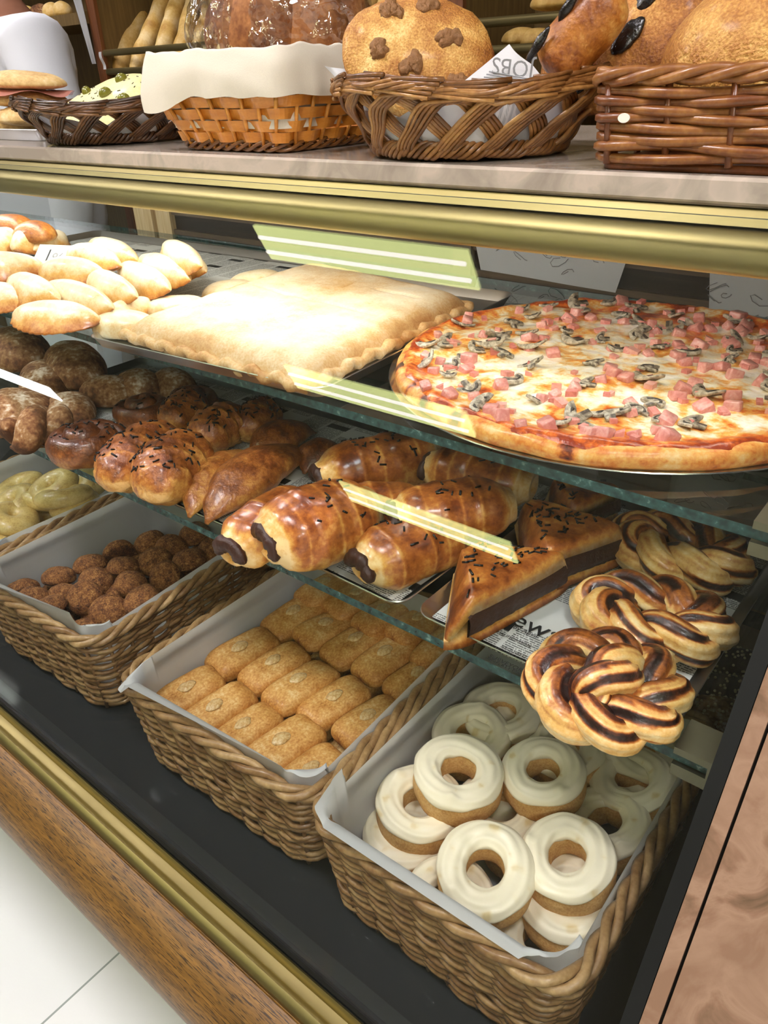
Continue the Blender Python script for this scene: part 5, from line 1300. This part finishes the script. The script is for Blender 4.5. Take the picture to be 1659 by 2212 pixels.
# --- orange chip basket with cloth liner
oc = Vector((-0.680, 0.655, ZTT)); OW, OD, OH = 0.198, 0.185, 0.052
ob = thing('chip_basket', 'orange basket of flat woven wood strips with a cream cloth liner', 'basket', oc)
def oloop(f, zz, off=0.0): return along([(p[0], p[1], zz) for p in rrect(OW - 0.044 * (1 - f) + off, OD - 0.040 * (1 - f) + off, 0.016, 0, 6)], 0.004)
NS = 30
m = MB(); 
for r in range(4):
    f0, f1 = 0.17 + r * 0.205, 0.17 + r * 0.205 + 0.185; L = oloop((f0 + f1) / 2, 0); n = len(L); V = []; T = []
    for i, p in enumerate(L):
        d = L[(i + 1) % n] - L[i - 1]; nn = Vector((d.y, -d.x, 0)).normalized(); off = 0.0028 * math.cos(PI * (NS + 1 - (NS % 2)) * i / n + r * PI); sl = 0.40
        wz = 0.0012 * nz(i * 0.05, r, 3)
        for zz, o2 in ((f0 * OH + wz, 0.0), (f1 * OH + wz, 0.0), (f1 * OH + wz, -0.0009), (f0 * OH + wz, -0.0009)):
            k = (zz / OH - (f0 + f1) / 2) * 0.021; q = p + nn * (off + o2 + k); V.append((q.x, q.y, zz)); T.append(0.3 + 0.25 * nz(i * 0.02, r * 5, 0, 1) + 0.1 * (zz > f1 * OH))
    F = []
    for i in range(n):
        j = (i + 1) % n
        for c in range(4): l = (c + 1) % 4; F.append((i * 4 + c, j * 4 + c, j * 4 + l, i * 4 + l))
    m.add(V, F, T)
m.build('woven_strips', M_chip, ob, smooth=False)
sk = MB(); La, Lb = oloop(0.02, 0.003), oloop(1.0, OH)
for i in range(NS + 1): sk.tube([La[int(i * len(La) / (NS + 1))], Lb[int(i * len(Lb) / (NS + 1))]], 0.0021, 6, 0.1)
sk.build('stakes', M_chip, ob)
ft = MB(); 
for c in range(4):
    L = oloop(0.05, 0.0); n = len(L); pts = []
    for i, p in enumerate(L):
        d = L[(i + 1) % n] - L[i - 1]; nn = Vector((d.y, -d.x, 0)).normalized(); a = 2 * PI * (9 * i / n) + c * PI / 2; pts.append(p + nn * (0.003 * math.cos(a)) + Vector((0, 0, 0.0062 + 0.0042 * math.sin(a))))
    ft.tube(pts, 0.0019, 6, [0.6 + 0.2 * nz(i * 0.05, c, 0) for i in range(n)], closed=True)
ft.build('twined_foot', M_wick_md, ob)
MB().loft([rrect(OW - 0.05, OD - 0.046, 0.014, 0.002, 6), rrect(OW - 0.05, OD - 0.046, 0.014, 0.005, 6)], tone=0.8).build('base', M_chip, ob)
# cloth: rises out of the basket, folds outwards over the rim
cm = MB(); base = [(p.x, p.y) for p in along([(q[0], q[1], 0) for q in rrect(OW, OD, 0.022, 0, 8)], 0.0042)]; nC = len(base)
def cloth(u, v):
    i = int(round(u * nC)) % nC; x, y = base[i]; l = Vector((x, y, 0)); nrm = Vector((x / OW, y / OD, 0)).normalized(); wv = nz(x * 18, y * 18, 0, 1, 2); ft_ = nz(x * 45, y * 45, 0, 1, 6)
    peak = 0.037 + 0.007 * wv + 0.003 * nz(x * 60, y * 60, 0, 1, 3)
    if v < 0.4: t = v / 0.4; off = -0.014 + 0.012 * t; zz = OH - 0.030 + (0.030 + peak) * t
    elif v < 0.55: t = (v - 0.4) / 0.15; off = -0.002 + 0.008 * math.sin(t * PI / 2); zz = OH + peak + 0.003 * math.sin(PI * t)
    else:
        t = (v - 0.55) / 0.45; cor = max(0, (-x / OW * 2) + (-y / OD * 2) - 1.2); drop = peak + 0.002 + 0.006 * nz(x * 25, y * 25, 0, 1, 9) + 0.022 * cor
        off = 0.006 + 0.004 * math.sin(PI * t) + 0.0060 * ft_ * t + 0.003 * nz(x * 30, y * 30, t * 2, 1, 5) + 0.012 * cor * t; zz = OH + peak - drop * t
    p = l + nrm * off; return (p.x, p.y, zz)
cm.grid(cloth, nC, 22, True, False)
tag(cm.build('cloth_liner', M_cloth, loc=oc), 'cream cotton cloth folded out over the rim of the orange basket', 'cloth')
# plastic bag of round loaves
for i, (px, py, y, R, lab) in enumerate(((572, 45, 0.70, 0.052, 'largest dark round loaf in the clear plastic bag'), (676, 62, 0.73, 0.044, 'middle round loaf in the clear plastic bag'), (742, 52, 0.78, 0.042, 'right hand round loaf in the plastic bag, mostly behind the walnut bread'), (498, 66, 0.735, 0.036, 'left hand loaf in the plastic bag, behind the folds'))):
    c = Q(px, py, y)
    o = lump(R, R * 0.85, R * 2.1, k=i * 3 + 1, amp=0.04, fr=18, tone=lambda x, y, z: 0.35 + 0.3 * max(0, z) + 0.15 * nz(x, y, z, 2.5, 1)).build('round_loaf', M_bag_bread, loc=(c.x, c.y, c.z - R * 1.0), rot=(0, 0, i)); tag(o, lab, 'bread', 'round loaves in the plastic bag')
bagc = Q(600, 60, 0.735)
def bagf(th, ph):
    x, y, z = 0.124 * math.cos(ph) * sp(math.cos(th), 0.9), 0.078 * math.cos(ph) * sp(math.sin(th), 0.9), 0.088 * math.sin(ph)
    d = 1 + 0.07 * nz(x, y, z, 22, 1) + 0.05 * abs(nz(x, y, z, 55, 4)) + (0.12 if ph > 1.2 else 0)
    return (x * d, y * d, max(z * d, -0.062)), 0.5
m = MB(); m.blob(bagf, 90, 50)
tag(m.build('plastic_bag', M_plastic, loc=(bagc.x, bagc.y, bagc.z - 0.004)), 'clear crinkled plastic bag around the round loaves above the orange basket', 'bag')
# --- brown openwork basket with walnut bread and stick bread
b2 = Vector((-0.425, 0.645, ZTT))
oval_basket('oval_bread_basket', 'brown openwork basket holding the walnut bread and a sheet of newsprint', b2.x, b2.y, 0.083, 0.080, 0.122, 0.112, 0.056, M_wick_md, 15)
bowl_paper(0.098, 0.090, 0.036, (b2.x, b2.y, ZTT + 0.004), 'newsprint lining the brown openwork basket, seen through its gaps', 7.0, M_newslight)
wc = Q(903, 122, 0.625)
wb = thing('walnut_bread', 'flat round golden bread topped with walnuts, leaning in the brown basket', 'bread', wc, (math.radians(62), math.radians(8), math.radians(34)))
wb.scale = (0.86, 0.86, 0.86)
m = lump(0.079, 0.062, 0.034, amp=0.045, fr=28, k=9, tone=lambda x, y, z: 0.30 + 0.34 * max(0, (x * x + y * y) - 0.45) + 0.2 * nz(x, y, z, 2.2, 3), nu=56, nv=28); m.v = [(p[0], p[1], p[2] - 0.012) for p in m.v]; m.build('crust', M_sugarbread, wb)
def kernel(k):
    w = MB()
    for j in range(7):
        a = MB(); lump(0.0085, 0.0060, 0.009, amp=0.35, fr=140, k=k + j, mb=a, nu=14, nv=9, flatbot=False); ox, oy = random.uniform(-0.008, 0.008), random.uniform(-0.006, 0.006); rz = random.uniform(0, 3)
        w.add([(p[0] * math.cos(rz) - p[1] * math.sin(rz) + ox, p[0] * math.sin(rz) + p[1] * math.cos(rz) + oy, p[2] + random.uniform(-0.001, 0.001)) for p in a.v], a.f)
    return w
for i, (x, y) in enumerate(((0.030, 0.012), (-0.004, -0.018), (-0.040, -0.004), (0.004, 0.044), (0.045, -0.03), (-0.03, 0.035))):
    zo = 0.034 * (0.32 + 0.68 * math.sqrt(max(0.02, 1 - (x / 0.079) ** 2 - (y / 0.062) ** 2))) - 0.0160
    kernel(i * 9).build('walnut_kernel', M_walnut, wb, (x, y, zo))
# stick bread with dark fruit
pa, pb = Q(1185, 160, 0.630), Q(1335, -25, 0.650); d = (pb - pa); Ls = d.length; ax_ = d.normalized()
sb = thing('fruit_stick_bread', 'long glazed bread stick with dark fruit slices standing out of the brown basket', 'bread', pa)
n = 40; pts = [d * (i / n) for i in range(n + 1)]
m = sweep(pts, lambda s: (0.0235 * (1 - abs(2 * s - 1) ** 8 * 0.7), 0.020 * (1 - abs(2 * s - 1) ** 8 * 0.7)), 24, None, lambda a, s: 0.44 + 0.20 * math.sin(a) + 0.18 * nz(math.cos(a), math.sin(a), s * 6, 1.5, 2), upv=(0, -1, 0.2), amp=0.0015, fr=40)
m.build('crust', M_bread, sb)
for s, o_ in ((0.22, -0.012), (0.68, -0.012), (0.95, 0.005)):
    f = MB(); lump(0.015, 0.0040, 0.0045, amp=0.2, fr=120, k=s, mb=f, nu=24, nv=10, flatbot=False)
    e = f.build('fruit_slice', M_prune, sb); e.location = d * s + Vector((o_, -0.0178, 0.008)); e.rotation_euler = (math.radians(80), -math.atan2(d.z, d.x), 0)
# flat fruit bread behind it
pc_ = Q(1340, 92, 0.69)
pf = thing('fruit_flatbread', 'flat sugared bread with large pieces of dark fruit behind the bread stick', 'bread', pc_, (math.radians(66), math.radians(-22), math.radians(10)))
m = lump(0.070, 0.052, 0.030, amp=0.05, fr=26, k=14, tone=lambda x, y, z: 0.48 + 0.25 * max(0, (x * x + y * y) - 0.5) + 0.15 * nz(x, y, z, 2.4, 3), nu=48, nv=24); m.v = [(p[0], p[1], p[2] - 0.012) for p in m.v]; m.build('crust', M_sugarbread, pf)
for i, (x, y) in enumerate(((0.012, -0.008), (0.034, 0.018), (-0.03, -0.022), (-0.02, 0.028))):
    zo = 0.030 * (0.32 + 0.68 * math.sqrt(max(0.02, 1 - (x / 0.07) ** 2 - (y / 0.052) ** 2))) - 0.0135
    lump(0.0165, 0.0085, 0.0055, amp=0.22, fr=110, k=i * 5, nu=24, nv=10, flatbot=False).build('fruit_piece', M_prune, pf, (x, y, zo), (0, 0, 0.5))
# corners of newsprint sticking out of the basket
def paper_tip(pts, label, bow, words_=None, mat=None):
    q = [Q(px, py, y) for px, py, y in pts]; c = sum(q, Vector()) / 4; t = thing('newsprint_sheet', label, 'paper', c)
    m = MB()
    def f(u, v):
        p = q[0].lerp(q[1], u).lerp(q[3].lerp(q[2], u), v) - c; b = bow * math.sin(PI * u) * (0.4 + 0.6 * v); return (p.x, p.y - b + 0.0008 * nz(p.x, p.z, 0, 60), p.z + 0.3 * b * (1 - v))
    m.grid(f, 20, 20).build('sheet', mat or M_newslight, t); return t, f
nt, nf = paper_tip(((1003, 175, 0.585), (1195, 195, 0.60), (1150, 140, 0.605), (1100, 95, 0.61)), 'corner of newsprint with large grey letters sticking up beside the bread stick', 0.004, mat=M_paper)
o = text('JOBS', 0.0165, M_inkgrey, nt, Vector(nf(0.45, 0.50)) + Vector((0.004, -0.0022, 0.001)), (math.radians(90), 0, math.radians(0)))
o.rotation_euler = (math.radians(84), math.radians(188), math.radians(14))
for i in range(3):
    ln = MB(); p0 = Vector(nf(0.2, 0.16 + 0.08 * i)); p1 = Vector(nf(0.8, 0.16 + 0.08 * i)); ln.tube([p0.lerp(p1, s / 8) + Vector((0, -0.0025, 0.0)) for s in range(9)], 0.0005, 4); ln.build('printed_line', M_inkgrey, nt)
paper_tip(((742, 185, 0.585), (800, 192, 0.59), (762, 150, 0.60), (700, 142, 0.60)), 'curled paper corner at the left rim of the brown openwork basket', 0.006, mat=M_paper)
# --- rectangular wicker basket at the right with the big round loaf
wicker('wicker_basket', 'reddish rectangular wicker basket on the counter at the right, holding a big loaf', -0.135, 0.660, 0.262, 0.200, 0.058, ZTT, 0.0, rows=8, rr_=0.0036, mat=M_wick_red, taper=0.006, corner=0.012, stake=0.042, amp=0.0022, rimr=0.0046, slope=0.0015)
st = Q(1347, 255, 0.5535); 
MB_s = MB(); MB_s.loft([[(0.0042 * math.cos(2 * PI * i / 20), y, 0.0030 * math.sin(2 * PI * i / 20)) for i in range(20)] for y in (0.0, 0.001)])
tag(MB_s.build('round_sticker', plain('white_sticker', 'f0ece0', 0.5), loc=(st.x, 0.5535, st.z), smooth=False), 'small round white sticker on the reddish wicker basket', 'sticker')
bc = Q(1650, 70, 0.665)
lr = lump(0.078, 0.066, 0.090, k=21, amp=0.03, fr=16, tone=lambda x, y, z: 0.36 + 0.18 * nz(x, y, z, 1.6, 3) + 0.34 * max(0, (x * x) - 0.55), nu=60, nv=32)
tag(lr.build('big_round_loaf', M_sugarbread, loc=(bc.x + 0.012, bc.y, ZTT + 0.030), rot=(0.1, 0, 0.3)), 'big round golden loaf in the reddish wicker basket at the right', 'bread')

# ================================================================== bread rack behind the counter
YR0, YR1 = 1.56, 1.86
rk = thing('bread_rack', 'wooden bread rack behind the counter with sloped compartments and brass rods', 'bread rack', (-1.2, YR1, 0))
def rpart(mb, name, mat, smooth=False):
    mb.v = [(p[0] + 1.2, p[1] - YR1, p[2]) for p in mb.v]; return mb.build(name, mat, rk, smooth=smooth)
rpart(MB().box(-4.2, 0.8, YR1, YR1 + 0.02, 0.0, 2.2), 'back_board', M_rack)
for xx in (-2.36, -1.06, -0.02):
    rpart(MB().box(xx - 0.012, xx + 0.012, YR0, YR1, 0.0, 2.2), 'upright', M_rack)
    rpart(MB().box(xx - 0.020, xx + 0.020, YR0 - 0.012, YR0, 0.0, 2.2), 'upright_edging', M_rack_red)
for z0 in (0.55, 1.00, 1.30, 1.75): rpart(MB().box(-4.2, 0.8, YR0 + 0.02, YR1, z0, z0 + 0.02), 'shelf_board', M_rack)
rpart(MB().box(-4.2, -2.38, YR0 - 0.02, YR0 + 0.04, 1.515, 1.545), 'shelf_edging', M_rack)
rpart(MB().box(-4.2, -2.38, YR0 + 0.04, YR1, 1.52, 1.54), 'shelf_board', M_rack)
for z0 in (1.437, 1.388):
    for xa, xb in ((-2.338, -1.083), (-1.037, -0.042)):
        rpart(MB().tube([(xa, YR0 - 0.006, z0), (xb, YR0 - 0.006, z0)], 0.009, 12), 'brass_rod', M_brass, True)
def baguette(p0, p1, y0, y1, r, lab, k, grp='baguettes in the rack'):
    a, b = Q(p0[0], p0[1], y0), Q(p1[0], p1[1], y1); dd = b - a; a = a - dd * 0.08; b = b + dd * 0.15; dd = b - a; c = (a + b) / 2
    n = 34; m = sweep([dd * (i / n - 0.5) for i in range(n + 1)], lambda s: (r * max(0.12, 1 - abs(2 * s - 1) ** 6) ** 0.6 * (1 + 0.05 * math.sin(s * 24 + k)),) * 2, 18, None, lambda a_, s: 0.34 + 0.2 * nz(math.cos(a_), math.sin(a_), s * 7, 1, k) + 0.16 * math.sin(s * 24 + k), upv=(0, -1, 0.3), amp=0.004, fr=25, k=k)
    tag(m.build('baguette', M_baguette, loc=c), lab, 'baguette', grp)
BG = [((258, 150), (318, -20), 0.030, 'leftmost baguette leaning in the rack beside the wooden upright'), ((292, 152), (362, -20), 0.026, 'second baguette from the wooden upright'), ((338, 150), (392, -15), 0.026, 'third baguette from the wooden upright'),
      ((382, 148), (425, -15), 0.025, 'fourth baguette, just left of the plastic bag'), ((420, 150), (462, -15), 0.025, 'fifth baguette, partly behind the plastic bag'), ((465, 150), (500, -15), 0.025, 'sixth baguette, behind the plastic bag'),
      ((770, 120), (800, -15), 0.026, 'baguette behind the right side of the plastic bag'), ((812, 110), (845, -15), 0.026, 'baguette right of the plastic bag, above the walnut bread'), ((850, 100), (885, -15), 0.025, 'baguette above the walnut bread'), ((905, 110), (940, -15), 0.025, 'right-hand baguette above the walnut bread, beside the post')]
for i, (a, b, r, lab) in enumerate(BG): baguette(a, b, YR0 + 0.035, YR1 - 0.075, r, lab, i * 2.3)
for i, (px, py, lab) in enumerate(((1125, 82, 'small roll lying in the rack below the brass rod, left one'), (1160, 84, 'small roll lying in the rack below the brass rod, right one'), (1190, 5, 'paper-pale roll in the upper part of the rack behind the bread stick'))):
    c = Q(px, py, 1.66); o = lump(0.045, 0.03, 0.035, k=i, tone=lambda x, y, z: 0.4).build('small_roll', M_baguette, loc=(c.x, c.y, c.z - 0.015)); tag(o, lab, 'bread roll', 'small rolls in the rack')
for i, (px, lab) in enumerate(((58, 'leftmost pale roll on the rack shelf above the server'), (82, 'pale crusty roll on the rack shelf beside the server'), (108, 'bagged roll on the rack shelf near the hanging strip'), (132, 'rightmost roll on the rack shelf near the hanging strip'))):
    c = Q(px, 8, 1.64); o = lump(0.034, 0.03, 0.05, k=i * 3, amp=0.1, tone=lambda x, y, z: 0.25).build('crusty_roll', M_flour if i == 1 else M_baguette, loc=(c.x, c.y, 1.5455)); tag(o, lab, 'bread roll', 'rolls on the upper rack shelf')
# grey plastic strip hanging at the upright, small paper tag on the rod
a, b = Q(160, -20, 1.53), Q(203, 138, 1.53); m = MB(); m.grid(lambda u, v: (lambda p: (p.x + (u - 0.5) * 0.035 * (1 - v * 0.85), p.y - 0.006 * math.sin(u * 5), p.z))(a.lerp(b, v)), 8, 24)
tag(m.build('hanging_strip', plain('grey_plastic', 'b5b5b5', 0.35), loc=(0, 0, 0)), 'grey plastic strip hanging in front of the rack upright', 'strip')
a, b = Q(216, 112, 1.535), Q(226, 150, 1.535); m = MB(); m.grid(lambda u, v: (lambda p: (p.x + (u - 0.5) * 0.014, p.y - 0.003 * math.sin(v * 6), p.z))(a.lerp(b, v)), 4, 10)
tag(m.build('paper_tag', M_paper), 'small white paper tag at the left end of the brass rod', 'tag')

# ================================================================== the server in white
M_shirt = plain('white_cotton', 'e8ebf2', 0.85, 0, 300, 0.2); M_skin = plain('skin', 'a8745c', 0.5, 0, 120, 0.1, vary=0.06); M_hair = plain('dark_hair', '2a2019', 0.7, 0, 260, 0.6)
M_trouser = plain('white_trousers', 'd9dde6', 0.85)
px_, py_ = -2.34, 1.27
pr = thing('person', 'person in a white long-sleeved shirt and white apron standing behind the counter at the left', 'person', (px_, py_, 0), (0, 0, math.radians(-15)))
pr.scale = (1.05, 1.05, 1.05)
def skin_mesh(name, verts, edges, rad, mat, root=0, sub=2):
    me = bpy.data.meshes.new(name); me.from_pydata(verts, edges, []); o = bpy.data.objects.new(name, me); COL.objects.link(o)
    s = o.modifiers.new('s', 'SKIN'); s.use_smooth_shade = True; u = o.modifiers.new('u', 'SUBSURF'); u.levels = sub; u.render_levels = sub
    for i, r in enumerate(rad):
        q = me.skin_vertices[0].data[i]; q.radius = r if hasattr(r, '__len__') else (r, r); q.use_root = (i == root)
    dg = bpy.context.evaluated_depsgraph_get(); m2 = bpy.data.meshes.new_from_object(o.evaluated_get(dg)); bpy.data.objects.remove(o)
    m2.materials.clear(); m2.materials.append(mat); m2.polygons.foreach_set('use_smooth', [True] * len(m2.polygons))
    o = bpy.data.objects.new(name, m2); COL.objects.link(o); o.parent = pr; return o
# body (one surface): pelvis, spine, neck, head; arms and legs; x = across, -y = facing the counter
V = [(0, 0, 0.93), (0, 0.01, 1.08), (0, 0.0, 1.24), (0, 0.0, 1.36), (0, -0.01, 1.47), (0, -0.035, 1.545), (0, -0.05, 1.62), (0, -0.04, 1.69)]
E = [(i, i + 1) for i in range(7)]; Rr = [(0.14, 0.10), (0.13, 0.10), (0.15, 0.11), (0.15, 0.10), (0.055, 0.055), (0.055, 0.06), (0.072, 0.085), (0.062, 0.075)]
for s in (-1, 1):
    b0 = len(V); V += [(s * 0.185, 0.0, 1.385), (s * 0.235, 0.01, 1.22), (s * 0.25, 0.0, 1.08), (s * 0.255, -0.03, 0.90), (s * 0.255, -0.045, 0.845)]; E += [(3, b0), (b0, b0 + 1), (b0 + 1, b0 + 2), (b0 + 2, b0 + 3), (b0 + 3, b0 + 4)]; Rr += [0.055, 0.045, 0.038, 0.026, 0.03]
    l0 = len(V); V += [(s * 0.09, 0, 0.86), (s * 0.10, -0.01, 0.50), (s * 0.10, 0.01, 0.09), (s * 0.105, -0.10, 0.035)]; E += [(0, l0), (l0, l0 + 1), (l0 + 1, l0 + 2), (l0 + 2, l0 + 3)]; Rr += [0.085, 0.055, 0.04, 0.035]
    for j, (dx, ln, rr_) in enumerate(((-0.024, 0.062, 0.008), (-0.008, 0.072, 0.0085), (0.008, 0.068, 0.0085), (0.022, 0.054, 0.0075))):
        f0 = len(V); V += [(s * 0.255, -0.048 + dx, 0.81), (s * 0.257, -0.052 + dx * 1.1, 0.81 - ln * 0.5), (s * 0.250, -0.056 + dx * 1.1, 0.81 - ln * 0.9)]; E += [(b0 + 4, f0), (f0, f0 + 1), (f0 + 1, f0 + 2)]; Rr += [rr_, rr_ * 0.95, rr_ * 0.75]
    f0 = len(V); V += [(s * 0.245, -0.080, 0.835), (s * 0.242, -0.092, 0.800)]; E += [(b0 + 4, f0), (f0, f0 + 1)]; Rr += [0.010, 0.008]
skin_mesh('body', V, E, Rr, M_skin)
# face: nose, brow, ears, eyes, mouth
fm = MB(); lump(0.013, 0.018, 0.038, mb=fm, amp=0, flatbot=False); fm.build('nose', M_skin, pr, (0, -0.135, 1.605))
for s in (-1, 1):
    lump(0.009, 0.006, 0.012, amp=0, flatbot=False).build('eye', plain('eye_white', 'e8e4dc', 0.2), pr, (s * 0.03, -0.124, 1.642))
    lump(0.008, 0.02, 0.05, amp=0.03, flatbot=False).build('ear', M_skin, pr, (s * 0.075, -0.04, 1.61))
    lump(0.016, 0.005, 0.006, amp=0, flatbot=False).build('eyebrow', M_hair, pr, (s * 0.03, -0.127, 1.664))
lump(0.022, 0.006, 0.010, amp=0, flatbot=False).build('mouth', plain('lips', '8a4a42', 0.5), pr, (0, -0.127, 1.575))
h = MB()
def hf(th, ph):
    r = 1 + 0.03 * nz(math.cos(th) * 3, math.sin(th) * 3, ph * 3, 1); x, y, z = 0.083 * math.cos(ph) * math.cos(th), 0.10 * math.cos(ph) * math.sin(th), 0.10 * math.sin(ph)
    if y < -0.03 and z < 0.03: y = -0.03; 
    return (x * r, y * r + 0.008, max(z * r, -0.075 if y > 0 else -0.02)), 0.5
h.blob(hf, 36, 20); h.build('hair', M_hair, pr, (0, -0.035, 1.675))
# clothes follow the body
sV = [(0, 0, 0.86), (0, 0.01, 1.00), (0, 0.01, 1.13), (0, 0, 1.27), (0, 0, 1.375), (0, -0.005, 1.435)]; sE = [(i, i + 1) for i in range(5)]; sR = [(0.20, 0.155), (0.195, 0.15), (0.195, 0.15), (0.20, 0.145), (0.175, 0.115), (0.075, 0.075)]
for s in (-1, 1): b0 = len(sV); sV += [(s * 0.195, 0, 1.385), (s * 0.235, 0.01, 1.23), (s * 0.25, 0.0, 1.08), (s * 0.255, -0.025, 0.915)]; sE += [(4, b0), (b0, b0 + 1), (b0 + 1, b0 + 2), (b0 + 2, b0 + 3)]; sR += [0.085, 0.078, 0.066, 0.05]
skin_mesh('shirt', sV, sE, sR, M_shirt)
tV = [(0, 0, 0.90)]; tE = []; tR = [(0.175, 0.14)]
for s in (-1, 1): b0 = len(tV); tV += [(s * 0.095, 0, 0.78), (s * 0.105, -0.01, 0.48), (s * 0.105, 0.01, 0.10)]; tE += [(0, b0), (b0, b0 + 1), (b0 + 1, b0 + 2)]; tR += [0.115, 0.085, 0.07]
skin_mesh('trousers', tV, tE, tR, M_trouser)
for s in (-1, 1): lump(0.05, 0.14, 0.085, 0.8, 0.8, amp=0.02).build('shoe', M_black, pr, (s * 0.105, -0.045, 0.0))
ap = MB(); ap.grid(lambda u, v: (0.30 * (u - 0.5) * 2 * (1 - 0.1 * v), -0.19 + 0.26 * (u - 0.5) ** 2 * 2.4 - 0.012 * nz(u * 6, v * 3, 0, 1) - 0.006 * math.sin(u * 22), 0.42 + 0.72 * v), 40, 30).build('apron', M_trouser, pr)
